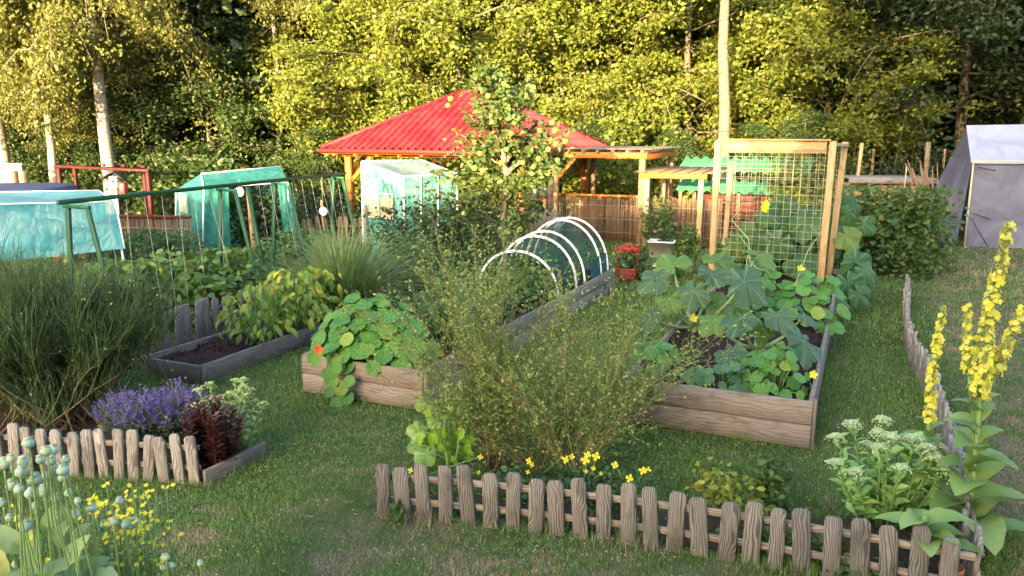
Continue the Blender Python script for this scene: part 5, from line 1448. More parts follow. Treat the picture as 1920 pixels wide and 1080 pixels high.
bush('shrub', 'tangled green shrub left of the hoop tunnel', 'shrub', gnd(790, 11.6), .8, .7, .85, 2600, .07, 'weed', lumps=18, stem='broomwood', ns=16)
bush('bed_herbs', 'mixed green herbs in the middle bed behind the nasturtiums', 'herbs', BED2 + U * 2.0 + W * .68 + Z * .3, .52, .95, .40, 2400, .075, 'weed', lumps=18)
bush('bed_herbs', 'darker herbs in the middle bed before the first hoop', 'herbs', BED2 + U * 3.2 + W * .65 + Z * .3, .5, .5, .36, 1300, .07, 'rasp', lumps=12)
bush('carrot_patch', 'feathery green plants inside the hoop tunnel', 'vegetables', BED2 + U * 4.5 + W * .6 + Z * .3, .45, .95, .42, 2400, .07, 'weed', L_DIAM, lumps=18)
bush('herb_bush', 'upright bright green herb beside the left trellis post', 'herb', gnd(1295, 13.6), .22, .22, .75, 900, .07, 'rasp', L_DIAM, lumps=9)
bush('tomato_plant', 'slim tomato plant climbing the pergola post', 'tomato plant', gnd(1232, 16.6), .28, .25, 1.0, 600, .10, 'rasp', lumps=8)
bush('herb_bush', 'dark herbs beside the basket', 'herb', gnd(1203, 13.3), .22, .2, .42, 600, .06, 'bush_dark', lumps=8)
bush('herb_bush', 'small dark plant in the pale planter box', 'herb', at(1252, 482) + A(0, 0, .30), .16, .14, .26, 300, .05, 'bush_dark', lumps=6)
if 0: bush('strawberry_patch', 'low leafy plants at the far end of the right bed behind the trellis', 'plants', bedp(BED1, 5.9, .8, .32), .65, .55, .75, 1600, .11, 'weed', lumps=14)
bush('small_tree', 'yellow green bush behind the wire trellis', 'bush', gnd(1505, 17.5), .7, .5, 1.75, 2600, .12, 'tree_lit', lumps=16, stem='bark')
bush('hedge_bush', 'dark hedge behind the far picket fence', 'hedge', gnd(600, 18.4), 1.3, .5, .95, 2200, .10, 'bush_dark', lumps=18)
bush('herb_patch', 'low weeds along the reed screen at left', 'herbs', gnd(300, 13.4), 1.0, .5, .7, 1800, .09, 'weed', lumps=14)
bush('undergrowth', 'green undergrowth beneath the birches at left', 'undergrowth', gnd(90, 27.5), 4.5, 1.0, 1.5, 6000, .15, 'tree_mid', lumps=30, stem='bark')
bush('undergrowth', 'green undergrowth behind the teal greenhouse', 'undergrowth', gnd(400, 22.5), 2.4, 1.0, 1.5, 4500, .15, 'tree_mid', lumps=26, stem='bark')
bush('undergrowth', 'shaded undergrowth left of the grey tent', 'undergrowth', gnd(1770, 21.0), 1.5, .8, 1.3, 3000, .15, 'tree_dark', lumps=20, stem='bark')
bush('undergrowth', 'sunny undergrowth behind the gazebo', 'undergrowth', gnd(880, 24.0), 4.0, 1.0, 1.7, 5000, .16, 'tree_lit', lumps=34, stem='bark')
bush('undergrowth', 'sunny undergrowth behind the reed screens', 'undergrowth', gnd(1200, 21.5), 2.4, .8, 1.5, 4500, .14, 'tree_lit', lumps=26, stem='bark')

# ================================================================== pepper plants with yellowing leaves
def pepper(label, c, rw, ru, h, n, size):
    c = np.asarray(c, float); t = thing('potato_plant', label, 'potato plant', c); s = MB()
    for k in range(n):
        ph = rng.uniform(0, 6.28); z = rng.uniform(.25, 1.05); r_ = rng.uniform(.3, 1.0) * math.sqrt(max(.05, 1.1 - z * z * .8))
        p = c + W * rw * r_ * math.cos(ph) + U * ru * r_ * math.sin(ph) + Z * h * z
        out = norm(W * math.cos(ph) + U * math.sin(ph) + A(0, -.35, -.75) + rng.normal(0, .5, 3)); nr = norm(A(0, -.5, 1) + rng.normal(0, .4, 3))
        inst('leaf', PEP[rng.integers(3)], t, p, fr1(out, nr), size * rng.uniform(.65, 1.25))
        if k % 5 == 0: tubes(s, bend(c + rng.normal(0, .06, 3) * A(1, 1, 0), p, 5, .03), np.linspace(.012, .004, 5), 5)
    part('stems', s, M['stem'], t, True)
pepper('yellowing potato plant hanging over the front of the low bed', bedp(BED3, 1.10, .60, .14), .44, .45, .66, 190, .13)
pepper('yellowing potato plant in the middle of the low bed', bedp(BED3, 1.70, .68, .14), .50, .50, .72, 200, .13)
pepper('green potato plant at the back of the low bed', bedp(BED3, 2.35, .6, .14), .45, .45, .66, 150, .13)
# ================================================================== hollyhock
c = at(838, 893); t = thing('hollyhock_plant', 'bright lime leafy hollyhock behind the left end of the front fence', 'hollyhock', c); s = MB()
top = c + Z * .66
tubes(s, bend(c, top, 6, 0, .008), np.linspace(.012, .006, 6), 6)
tubes(s, bend(c + A(.05, .05, 0), c + A(.12, .05, .5), 5), .008, 5)
for (px, py, D, sz) in ((800, 762, 5.6, .12), (850, 752, 5.75, .10), (788, 808, 5.55, .13), (800, 850, 5.45, .14), (835, 775, 5.6, .10), (870, 765, 5.7, .10), (820, 790, 5.5, .11), (785, 835, 5.5, .11)):
    p = atD(px, py, D); nr = norm(A(rng.normal(0, .4), -.9, .8)); d = norm(p - c - Z * .4); d = norm(d - nr * (d @ nr)); inst('leaf', HOL[rng.integers(2)], t, p, fr1(d, nr), sz * .95)
    tubes(s, bend(A(c[0], c[1], p[2] - .05), p, 4, .02), .004, 4)
for k in range(70):
    p = atD(rng.uniform(785, 890), rng.uniform(745, 855), rng.uniform(5.35, 5.8)); d = norm(A(rng.normal(0, .35), -.35, -1)); nr = norm(A(rng.normal(0, .4), -1, .35))
    inst('leaf', HOLV[rng.integers(2)], t, p, fr1(d, nr), rng.uniform(.075, .13))
part('stems', s, M['stem'], t, True)
# ================================================================== broom shrubs
def broom(label, c, n_main, lean, h, spread, twigs, mat, pods=0, wood=True, r_t=.0022, upright=.5, plen=.5, name='broom_shrub', tw_seg=5, start=.35, fan=.5, b_r=.04, pod_s=.026):
    """many thin green switches rising from woody stems"""
    c = np.asarray(c, float); t = thing(name, label, 'broom shrub', c)
    wd, tw, pd = MB(), MB(), MB()
    ends = []
    for k in range(n_main):
        az = rng.uniform(0, 6.28); rr = rng.uniform(.15, 1.0) ** .7
        tip = c + A(math.cos(az) * spread[0] * rr, math.sin(az) * spread[1] * rr, h * rng.uniform(.72, 1.0) * (1 - .35 * rr)) + A(lean[0], lean[1], 0) * rng.uniform(.7, 1.1)
        ts = np.linspace(0, 1, 9)[:, None]; ctrl = c + A(math.cos(az) * spread[0] * fan * rr, math.sin(az) * spread[1] * fan * rr, h * .42) + A(lean[0], lean[1], 0) * .4
        P = (1 - ts) ** 2 * (c + rng.normal(0, b_r, 3) * A(1, 1, 0)) + 2 * ts * (1 - ts) * ctrl + ts ** 2 * tip
        P[1:] += np.cumsum(rng.normal(0, .014, (8, 3)), 0)
        tubes(wd, P, np.linspace(.0075 if r_t > .003 else .0052, .0016, 9), 5); ends.append(P)
    ends = np.array(ends)
    n = twigs; a = rng.integers(n_main, size=n); s = rng.uniform(start, 1.0, n)
    idx = s * 8; i0 = np.minimum(idx.astype(int), 7); f = (idx - i0)[:, None]
    b0 = ends[a, i0] * (1 - f) + ends[a, i0 + 1] * f
    dr = norm(ends[a, i0 + 1] - ends[a, i0])
    d = norm(dr * .8 + rng.normal(0, .38, (n, 3)) + A(0, 0, upright))
    L = plen * rng.uniform(.35, 1.0, n) * (1.15 - .5 * s)
    tt = np.linspace(0, 1, tw_seg)
    curve = rng.normal(0, .26, (n, 3)) + A(0, 0, .08)
    P = b0[:, None] + d[:, None] * (L[:, None, None] * tt[None, :, None]) + curve[:, None] * (L[:, None, None] * (tt ** 2)[None, :, None])
    P[:, :, 2] = np.maximum(P[:, :, 2], .03)
    tubes(tw, P, r_t * np.linspace(1.2, .5, tw_seg)[None] * np.ones((n, 1)), 3, cap=False)
    part('stems', wd, M['broomwood'], t, True); part('switches', tw, M[mat], t, kind='stuff')
    if pods:
        q = rng.integers(n, size=pods); u_ = rng.uniform(.2, 1, pods) * (tw_seg - 1); k0 = np.minimum(u_.astype(int), tw_seg - 2); f = (u_ - k0)[:, None]
        pp = P[q, k0] * (1 - f) + P[q, k0 + 1] * f
        leaves_at(pd, L_DIAM, pp, pod_s, d[q] * .8, .05, .2); part('pods', pd, M['pod'], t, kind='stuff')
    return t
broom('big dark green broom bush at the left edge', A(-3.95, 6.55, 0), 110, (0, 0), 1.38, (1.0, .75), 6500, 'broom', 1800, r_t=.0034, upright=1.3, plen=.66, start=.06, fan=.75, b_r=.26)
broom('second dark broom bush behind the one at the left edge', A(-4.9, 7.1, 0), 60, (-.1, 0), 1.42, (.9, .6), 3200, 'broom', 500, r_t=.0036, upright=1.3, plen=.66, start=.06, fan=.75, b_r=.25)
b1 = at(928, 880); broom('tall airy broom with many pods leaning left before the middle bed', b1, 30, (-.16, .45), 2.10, (1.15, .6), 1050, 'broomy', 5000, r_t=.0017, upright=.1, plen=.50, start=.12, fan=.45)
b2 = at(1075, 910); broom('spreading airy broom with many pods between middle bed and right bed', b2, 30, (.06, .34), 1.62, (1.15, .6), 1050, 'broomy', 5000, r_t=.0017, upright=.08, plen=.48, start=.1, fan=.45)
b4 = at(1000, 890); broom('low spreading broom between the two tall airy ones', b4, 22, (0, .25), 1.15, (1.25, .55), 900, 'broomy', 3600, r_t=.0017, upright=.05, plen=.45, start=.12, fan=.6)
b3 = at(1150, 800); broom('low airy broom seedling before the front board of the right bed', b3, 9, (.12, 0), .62, (.42, .3), 420, 'broomy', 1100, r_t=.0020, upright=.3, plen=.3, start=.2)

# ================================================================== tall ornamental grass
c = at(668, 585, 0); c = A(-2.2, 10.1, 0)
t = thing('ornamental_grass', 'tall arching ornamental grass behind the potato plants', 'grass plant', c); m = MB()
n = 1100; az = rng.uniform(0, 6.28, n); L = rng.uniform(.85, 1.7, n); rr = rng.uniform(.1, 1, n) ** .8
d = np.stack([np.cos(az) * .55 * rr, np.sin(az) * .5 * rr, np.ones(n)], -1); d = norm(d)
s_ = np.linspace(0, 1, 8); b0 = c + np.stack([rng.normal(0, .09, n), rng.normal(0, .09, n), np.zeros(n)], -1)
side_ = np.stack([np.cos(az), np.sin(az), np.zeros(n)], -1)
P = b0[:, None] + d[:, None] * (L[:, None, None] * s_[None, :, None]) + (side_ * .55 - Z * .50)[:, None] * (L * rr)[:, None, None] * (s_ ** 2.4)[None, :, None]
P[:, :, 2] = np.maximum(P[:, :, 2], .05)
perp = np.cross(side_, Z); hw = np.array([.7, 1, 1, .95, .85, .65, .4, .08]) * .0085
Vv = np.stack([P - perp[:, None] * hw[None, :, None], P + perp[:, None] * hw[None, :, None]], 2)
k = np.arange(7); q = np.stack([2 * k, 2 * k + 1, 2 * k + 3, 2 * k + 2], -1); off = (np.arange(n) * 16)[:, None, None]
m.add(Vv.reshape(-1, 3), (q[None] + off).reshape(-1, 4), np.repeat(rng.random(n), 16)); part('blades', m, M['grassy'], t, kind='stuff')

# ================================================================== lavender, dark red plant, pale stonecrop at the border corner
def lavender(label, c, rx, ry, n, h):
    c = np.asarray(c, float); t = thing('lavender_plant', label, 'lavender', c, 'lavender in the border'); s, f = MB(), MB()
    az = rng.uniform(0, 6.28, n); rr = np.sqrt(rng.random(n))
    b0 = c + np.stack([np.cos(az) * rr * rx * .35, np.sin(az) * rr * ry * .35, np.zeros(n)], -1)
    tip = c + np.stack([np.cos(az) * rr * rx, np.sin(az) * rr * ry, h * rng.uniform(.7, 1.05, n) * (1 - .30 * rr ** 2)], -1)
    mid = (b0 + tip) / 2 + Z * .05
    tubes(s, np.stack([b0, mid, tip], 1), .0022, 3, cap=False)
    nl = n * 6; q = rng.integers(n, size=nl); u_ = rng.uniform(.1, .75, nl)[:, None]; leaves_at(s, L_DIAM, b0[q] * (1 - u_) + tip[q] * u_, .04, norm(tip - b0)[q], 0, .2)
    part('stems', s, M['lavstem'], t, kind='stuff')
    nf = n * 12; q = rng.integers(n, size=nf); u_ = rng.uniform(.0, .075, nf)[:, None]; dd = norm(tip - mid)[q]
    pos = tip[q] - dd * u_ + rng.normal(0, .0045, (nf, 3)); leaves_at(f, L_DIAM, pos, .0165, dd, -.2, .1); part('flowers', f, M['lav'], t, kind='stuff')
lavender('violet lavender clump behind the middle of the left picket edging', at(262, 838), .36, .30, 210, .50)
lavender('violet lavender clump next to the dark red plant', at(335, 830), .28, .30, 190, .52)
def leaf_stems(name, label, cat, c, rx, ry, h, stems, per, size, mat, head=None, hmat=None, obj_leaves=None, hs=.04, hn=40, group=None, smat='stem'):
    c = np.asarray(c, float); t = thing(name, label, cat, c, group); s, l = MB(), MB()
    for k in range(stems):
        az = rng.uniform(0, 6.28); rr = math.sqrt(rng.random())
        b0 = c + A(math.cos(az) * rr * rx * .4, math.sin(az) * rr * ry * .4, 0); tip = c + A(math.cos(az) * rr * rx, math.sin(az) * rr * ry, h * rng.uniform(.68, 1.0) * (1 - .2 * rr))
        P = bend(b0, tip, 6, .015, .004); tubes(s, P, np.linspace(.009, .005, 6) * (1 if size > .03 else .6), 6)
        ax = norm(tip - b0)
        for j in range(per):
            f = .18 + .78 * (j + rng.random() * .6) / per; p = P[0] * (1 - f) + P[-1] * f + Z * .015 * f; a = j * 2.4 + rng.normal(0, .3)
            o = norm(A(math.cos(a), math.sin(a), .55 + .3 * f)); nr = norm(ax + rng.normal(0, .15, 3) - o * .3)
            sz = size * (1.1 - .45 * f) * rng.uniform(.8, 1.2)
            if obj_leaves: inst('leaf', obj_leaves[rng.integers(len(obj_leaves))], t, p, fr1(o, nr), sz)
            else: scatter(l, L_OVAL[0] * A(.75, 1, 1), L_OVAL[1], p[None], fr1(o, nr)[None], np.array([sz]))
        if head:
            hm = MB(); n = hn
            pos = tip + np.stack([rng.normal(0, hs * .55, n), rng.normal(0, hs * .55, n), rng.normal(0, hs * .16, n)], -1)
            pos[:, 2] = tip[2] + .012 - ((pos[:, :2] - tip[:2]) ** 2).sum(1) / hs * .35 + rng.normal(0, .004, n)
            scatter(hm, oct_v, oct_f, pos, frames(rng.normal(0, 1, (n, 3)), rng.normal(0, 1, (n, 3))), rng.uniform(.005, .009, n))
            for j in range(6): tubes(hm, [tip - ax * .03, pos[j]], .002, 3)
            part('flower_head', hm, M[hmat], t, kind='stuff')
    part('stems', s, M[smat], t, True)
    if not obj_leaves: part('leaves', l, M[mat], t, kind='stuff')
    return t
leaf_stems('dark_red_plant', 'dark red leafy plant at the corner of the left border', 'red plant', at(405, 885), .25, .22, .62, 30, 38, .095, 'darkred', smat='darkred')
leaf_stems('stonecrop_plant', 'pale stonecrop with cream heads behind the dark red plant', 'stonecrop', at(432, 848), .30, .22, .66, 20, 16, .075, 'palehead', True, 'palehead', hs=.04, hn=46)
leaf_stems('stonecrop_plant', 'large pale green stonecrop in flower bud behind the front fence', 'stonecrop', at(1650, 985), .40, .28, .78, 20, 17, .12, 'sedum', True, 'sedumh', SED, hs=.046, hn=170)

# ================================================================== mullein
def spike(t, pts, r0, nfl, bare=.0):
    P = np.array(pts); seg = np.linalg.norm(np.diff(P, axis=0), axis=1); cum = np.r_[0, np.cumsum(seg)] / seg.sum()
    m = MB(); b = MB()
    for k in range(nfl):
        f = rng.random() ** 1.15; p = np.array([np.interp(f, cum, P[:, q]) for q in range(3)]); a = rng.uniform(0, 6.28)
        o = norm(A(math.cos(a), math.sin(a), .35)); r_ = r0 * (1.0 - .50 * f) * rng.uniform(.7, 1.15)
        if rng.random() < .62 * (1.15 - .55 * f): flower(m, p + o * r_, .0168 * rng.uniform(.75, 1.25), norm(o + rng.normal(0, .3, 3)), 5, rng.random(), .25)
        else: scatter(b, oct_v, oct_f, (p + o * r_ * .7)[None], fr1(o, Z)[None], np.array([[.006, .011, .006]]))
    part('flower_spike', m, M['yellowpale'], t, kind='stuff'); 
    for k in range(nfl):
        f = rng.random(); p = np.array([np.interp(f, cum, P[:, q]) for q in range(3)]); a = rng.uniform(0, 6.28); o = norm(A(math.cos(a), math.sin(a), .8))
        scatter(b, oct_v, oct_f, (p + o * r0 * .45 * (1 - .4 * f))[None], fr1(o, Z)[None], np.array([[.006, .012, .006]]))
    tubes(b, P, np.linspace(.011, .004, len(P))[None], 6)
    part('bud_spike', b, M['mullbud'], t, kind='stuff')
M['mullbud'] = leaf_mat('mullein_bud', (.24, .32, .08), (.42, .46, .12), None, .9, .15)
def mull_leaves(t, base, top, n, L0, L1, f0=.0, f1=1.0, ph=0.0):
    for k in range(n):
        f = f0 + (f1 - f0) * k / max(1, n - 1); p = base * (1 - f) + top * f; a = ph + k * 2.4 + rng.normal(0, .5)
        o = norm(A(math.cos(a), math.sin(a), .85 + .7 * f)); nr = norm(Z * .9 - o * .3 + rng.normal(0, .1, 3))
        inst('leaf', MUL[rng.integers(4)], t, p, fr1(o, nr), (L0 * (1 - f) + L1 * f) * rng.uniform(.85, 1.15))
base = atD(1812, 1003, 4.42); base[2] = 0
t = thing('mullein_plant', 'tall branched mullein with yellow flower spikes at the right', 'mullein', base); s = MB()
fork = atD(1838, 745, 4.5); topm = atD(1893, 418, 4.62)
trunk = np.array([base, base * .6 + fork * .4 + A(.01, 0, 0), fork]); tubes(s, trunk, np.array([.019, .016, .013]), 7)
spike(t, [fork - Z * .02, atD(1850, 620, 4.55), atD(1868, 530, 4.6), topm], .058, 480)
lb = atD(1825, 770, 4.48); spike(t, [atD(1816, 700, 4.5), atD(1812, 640, 4.52), atD(1812, 572, 4.54)], .040, 130); tubes(s, np.array([lb, atD(1818, 735, 4.49), atD(1816, 700, 4.5)]), .007, 5)
spike(t, [atD(1862, 705, 4.5), atD(1890, 640, 4.5), atD(1916, 575, 4.5)], .042, 150); tubes(s, np.array([fork, atD(1850, 725, 4.5), atD(1862, 705, 4.5)]), .007, 5)
spike(t, [atD(1832, 735, 4.45), atD(1848, 690, 4.42), atD(1856, 650, 4.45)], .05, 150)
part('stem', s, M['stem'], t, True)
mull_leaves(t, base + Z * .05, fork - Z * .05, 19, .50, .17, 0, 1)
base2 = atD(1738, 1000, 4.72); base2[2] = 0
t = thing('mullein_plant', 'slimmer single-spiked mullein beside the stonecrop', 'mullein', base2); s = MB()
fork2 = atD(1742, 790, 4.8); tubes(s, np.array([base2, base2 * .5 + fork2 * .5, fork2]), np.array([.014, .011, .009]), 7); part('stem', s, M['stem'], t, True)
spike(t, [fork2, atD(1748, 700, 4.8), atD(1758, 640, 4.8), atD(1768, 575, 4.8)], .034, 230)
mull_leaves(t, base2 + Z * .05, fork2 - Z * .02, 15, .34, .11, 0, 1, 1.0)
base3 = A(2.28, 4.02, 0)
t = thing('mullein_plant', 'young mullein rosette with broad leaves hanging over the fence corner', 'mullein', base3)
for k, (a, L, up_) in enumerate(((-.5, .40, .9), (-1.9, .34, 1.2), (.25, .42, .6), (-1.2, .30, 1.3), (2.6, .34, .9), (1.4, .3, .9), (-.1, .36, 1.0), (-2.6, .3, 1.0))):
    o = norm(A(math.cos(a), math.sin(a), up_)); inst('leaf', MUL[k % 4], t, base3 + Z * (.22 + .02 * k), fr1(o, norm(Z - o * .3)), L * .82)
m = MB(); tubes(m, [base3, base3 + Z * .42], .014, 6); part('stem', m, M['stem'], t, True)

# ================================================================== evening primroses and small herbs behind the front fence
bush('small_herb', 'yellowing lobed herb behind the front fence left of the stonecrop', 'herb', at(1370, 955), .24, .16, .30, 330, .055, 'yellowgreen', lumps=9)
bush('small_herb', 'green lobed herb between yellowing herb and stonecrop', 'herb', at(1465, 950), .20, .16, .32, 360, .055, 'rasp', lumps=8)
bush('small_herb', 'low weeds under the airy broom', 'herb', at(1040, 930), .55, .2, .20, 700, .05, 'weed', lumps=14)
bush('small_herb', 'small weed at the left end of the front fence', 'herb', A(-.72, 4.74, 0), .07, .06, .12, 60, .05, 'rasp', lumps=4, ns=4)
bush('small_herb', 'low green weeds along the front fence below the stonecrop', 'herb', A(1.75, 4.25, 0), .5, .12, .18, 500, .05, 'rasp', lumps=10)
def primrose(label, base, fl, nl=26):
    t = thing('evening_primrose', label, 'flower', base, 'evening primroses behind the front fence'); s, l = MB(), MB()
    for (px, py, D, r_) in fl:
        p = atD(px, py, D); m = MB(); flower(m, p, r_, norm(A(rng.normal(0, .4), -.8, .5)), 4, cup=.3); part('flower', m, M['yellow'], t)
        P = bend(base + rng.normal(0, .03, 3) * A(1, 1, 0), p, 5, .01); tubes(s, P, .004, 4)
        for k in range(nl // len(fl) + 3):
            f = rng.uniform(.2, .95); q = P[0] * (1 - f) + P[-1] * f; a = rng.uniform(0, 6.28); o = norm(A(math.cos(a), math.sin(a), .4)); scatter(l, L_OVAL[0] * A(.6, 1, 1), L_OVAL[1], q[None], fr1(o, Z)[None], np.array([rng.uniform(.04, .075)]))
    part('stems', s, M['stem'], t, True); part('leaves', l, M['rasp'], t, kind='stuff')
primrose('evening primrose with a cluster of yellow flowers under the broom', at(1095, 925), [(1062, 862, 5.1, .026), (1072, 856, 5.12, .02), (1097, 863, 5.0, .03), (1118, 856, 5.02, .028), (1102, 853, 5.1, .024), (1098, 884, 4.95, .016), (1112, 878, 4.95, .016), (1126, 888, 4.95, .015)])
primrose('evening primrose with four yellow flowers right of the cluster', at(1185, 945), [(1153, 872, 5.0, .024), (1181, 897, 4.85, .027), (1205, 883, 4.95, .026), (1215, 881, 4.97, .02)])
primrose('evening primrose with pale yellow flowers left of the cluster', at(995, 915), [(992, 864, 5.2, .024), (998, 872, 5.18, .02), (990, 885, 5.1, .015), (1054, 858, 5.25, .012)])
primrose('evening primrose peeping over the left end of the fence', at(775, 905), [(770, 882, 5.1, .02), (798, 880, 5.12, .014), (900, 857, 5.2, .02), (898, 886, 5.15, .015)])

# ================================================================== poppies with seed capsules at the lower left
def capsule_mesh():
    prof = [(.15, -.62), (.32, -.55), (.78, -.38), (1.0, -.05), (.98, .22), (.75, .52), (.48, .66), (.50, .70)]
    n = 14; th = np.arange(n) / n * 2 * np.pi; rib = 1 + .035 * np.cos(th * 7)
    V = np.concatenate([np.stack([r_ * rib * np.cos(th), r_ * rib * np.sin(th), np.full(n, z * 1.05)], -1) for r_, z in prof]); i = np.arange(n)
    m = MB(); m.add(V, [np.concatenate([np.stack([k * n + i, k * n + (i + 1) % n, (k + 1) * n + (i + 1) % n, (k + 1) * n + i], -1) for k in range(len(prof) - 1)]), np.array([list(range(n))[::-1]])])
    a = m.mesh('seed_capsule', True); a.materials.append(M['capsule'])
    m = MB(); V = [[0, 0, .80]]
    for k in range(n): f = .82 if k % 2 else .55; V.append([f * math.cos(th[k]), f * math.sin(th[k]), .86 - .05 * (k % 2)])
    for k in range(n): V.append([.42 * math.cos(th[k]), .42 * math.sin(th[k]), .66])
    m.add(np.array(V), [np.array([[0, 1 + k, 1 + (k + 1) % n] for k in range(n)]), np.array([[1 + k, 1 + n + k, 1 + n + (k + 1) % n, 1 + (k + 1) % n] for k in range(n)])])
    b = m.mesh('crown_disc'); b.materials.append(M['cap_top']); return a, b
CAP, CRN = capsule_mesh()
caps = [(53, 832, 1), (87, 847, 1), (100, 845, 1.05), (21, 861, .8), (8, 870, 1.15), (45, 866, 1.1), (77, 862, .85), (96, 865, .95), (124, 863, .85), (40, 886, 1.1), (102, 883, 1), (119, 883, 1.05), (66, 901, 1.25), (23, 910, 1.1), (36, 918, .85), (58, 926, 1.1), (83, 922, 1.25),
        (118, 896, .8), (5, 943, .8), (105, 934, .9), (49, 987, 1.15), (34, 1057, 1.1), (146, 940, .75), (141, 965, .95), (174, 954, .9), (224, 940, .85), (197, 985, .95), (214, 979, .85), (236, 984, .9), (253, 981, 1.1), (152, 992, .85), (167, 1057, .7), (310, 1046, .85), (322, 1061, .65), (18, 972, .75), (86, 893, .7), (375, 1056, .6), (306, 1066, .6), (66, 950, .8), (128, 925, .7)]
for i, (px, py, s0) in enumerate(caps):
    D = (2.75 + .25 * ((i * 37) % 11) / 10) if px < 135 else 3.0 + .3 * ((i * 29) % 9) / 8
    p = atD(px, py, D); base = A(p[0] * .97 + rng.normal(0, .05) - .03, p[1] + rng.normal(0, .05), 0)
    special = {0: 'poppy capsule standing highest in the clump at the left edge', 25: 'lone poppy capsule rising above the yellow flowers', 29: 'fat poppy capsule at the right side of the yellow flowers', 21: 'lowest poppy capsule at the left, near the bottom edge', 36: 'rightmost tiny poppy capsule at the bottom edge',
               12: 'large round poppy capsule in the middle of the clump', 4: 'poppy capsule nearest the left edge among the high ones', 20: 'round poppy capsule in front of the pale leaves'}
    if i in special: l = special[i]
    elif px < 135: l = 'poppy stalk with blue green seed capsule in the dense clump at left'
    elif px < 270: l = 'poppy stalk with seed capsule among the yellow flowers'
    else: l = 'small poppy capsule at the right end of the poppy patch'
    t = thing('poppy_plant', l, 'poppy', base, 'poppies at the lower left' if px < 135 else ('poppies among yellow flowers' if px < 270 else 'poppies at the patch end'))
    r_ = .0215 * s0; d = norm(A(rng.normal(0, .12), rng.normal(0, .12), 1)); f = fr1(norm(np.cross(d, A(.3, .5, 0))), d)
    o = inst('seed_capsule', CAP, t, p, f, A(r_, r_, r_ * 1.32)); o2_ = bpy.data.objects.new('crown_disc', CRN); C.objects.link(o2_); o2_.parent = o
    s = MB(); tubes(s, np.vstack([bend(base, p - d * r_ * 1.2 - Z * .02, 6, 0, .008), (p - d * r_ * .6)[None]]), np.array([.0050, .0046, .0043, .004, .0036, .0036, .0045]), 5); part('stem', s, M['stem'], t, True)
    for k in range(3 if px < 270 else 1):
        ff = rng.uniform(.12, .62); a = rng.uniform(0, 6.28); q = base * (1 - ff) + p * ff; oo = norm(A(math.cos(a), math.sin(a), .9)); inst('leaf', POP[rng.integers(3)], t, q, fr1(oo, norm(Z - oo * .3)), rng.uniform(.14, .30))
t = thing('poppy_leaves', 'broad pale wavy poppy leaves at the foot of the poppy clump', 'poppy leaves', atD(90, 1040, 2.95) * A(1, 1, 0)); s = MB()
for (px, py, sz, dx, up_) in ((110, 1010, .20, .3, 1.4), (80, 1040, .24, -.4, 1.2), (130, 1040, .20, .5, 1.1), (40, 1020, .22, -.6, 1.2), (150, 1060, .20, .9, .8), (60, 1075, .24, .1, 1.0), (115, 1065, .22, .2, .9), (15, 1060, .24, -.5, 1.1), (95, 985, .18, .1, 1.6), (140, 1000, .16, .6, 1.4), (180, 1070, .16, .8, 1.0), (120, 975, .14, .3, 1.8)):
    D = rng.uniform(2.8, 3.1); p = atD(px, py + 15, D); o = norm(A(dx, -.35, up_)); inst('leaf', POP[rng.integers(3)], t, p, fr1(o, norm(A(rng.normal(0, .5), -1, .7) + o * .1)), sz * .72)
    tubes(s, bend(A(p[0], p[1] + .05, 0), p, 4), .005, 4)
part('stalks', s, M['stem'], t, True)
def yellow_patch(label, c, rx, ry, h, n):
    c = np.asarray(c, float); t = thing('yellow_flower_plant', label, 'yellow flowers', c); s, f, l = MB(), MB(), MB()
    for k in range(n):
        tip = c + A(rng.uniform(-1, 1) * rx, rng.uniform(-1, 1) * ry, h * rng.uniform(.72, 1.02)); b0 = A(tip[0] * .9 + c[0] * .1, tip[1], 0)
        P = bend(b0, tip, 5, 0, .008); tubes(s, P, .0022, 4)
        for j in range(rng.integers(1, 4)): flower(f, tip + rng.normal(0, .014, 3), rng.uniform(.008, .0115), norm(A(rng.normal(0, .5), -.5, .8)), 5, cup=.2)
        for j in range(7):
            ff = rng.uniform(.3, .95); q = P[0] * (1 - ff) + P[-1] * ff; a = rng.uniform(0, 6.28); scatter(l, L_OVAL[0] * A(.6, 1, 1), L_OVAL[1], q[None], fr1(norm(A(math.cos(a), math.sin(a), .6)), Z)[None], np.array([rng.uniform(.02, .045)]))
    part('stems', s, M['stem'], t); part('flowers', f, M['yellow'], t, kind='stuff'); part('leaves', l, M['weed'], t, kind='stuff')
p = atD(225, 1000, 3.25); yellow_patch('patch of small yellow flowers right of the poppy clump', A(p[0], p[1], 0), .19, .16, .90, 75)
p = atD(290, 1065, 3.3); yellow_patch('small yellow flowers at the right end of the patch', A(p[0], p[1], 0), .08, .1, .80, 16)
p = atD(30, 1010, 3.0); yellow_patch('few small yellow flowers between the poppy stalks', A(p[0], p[1], 0), .14, .1, .93, 22)

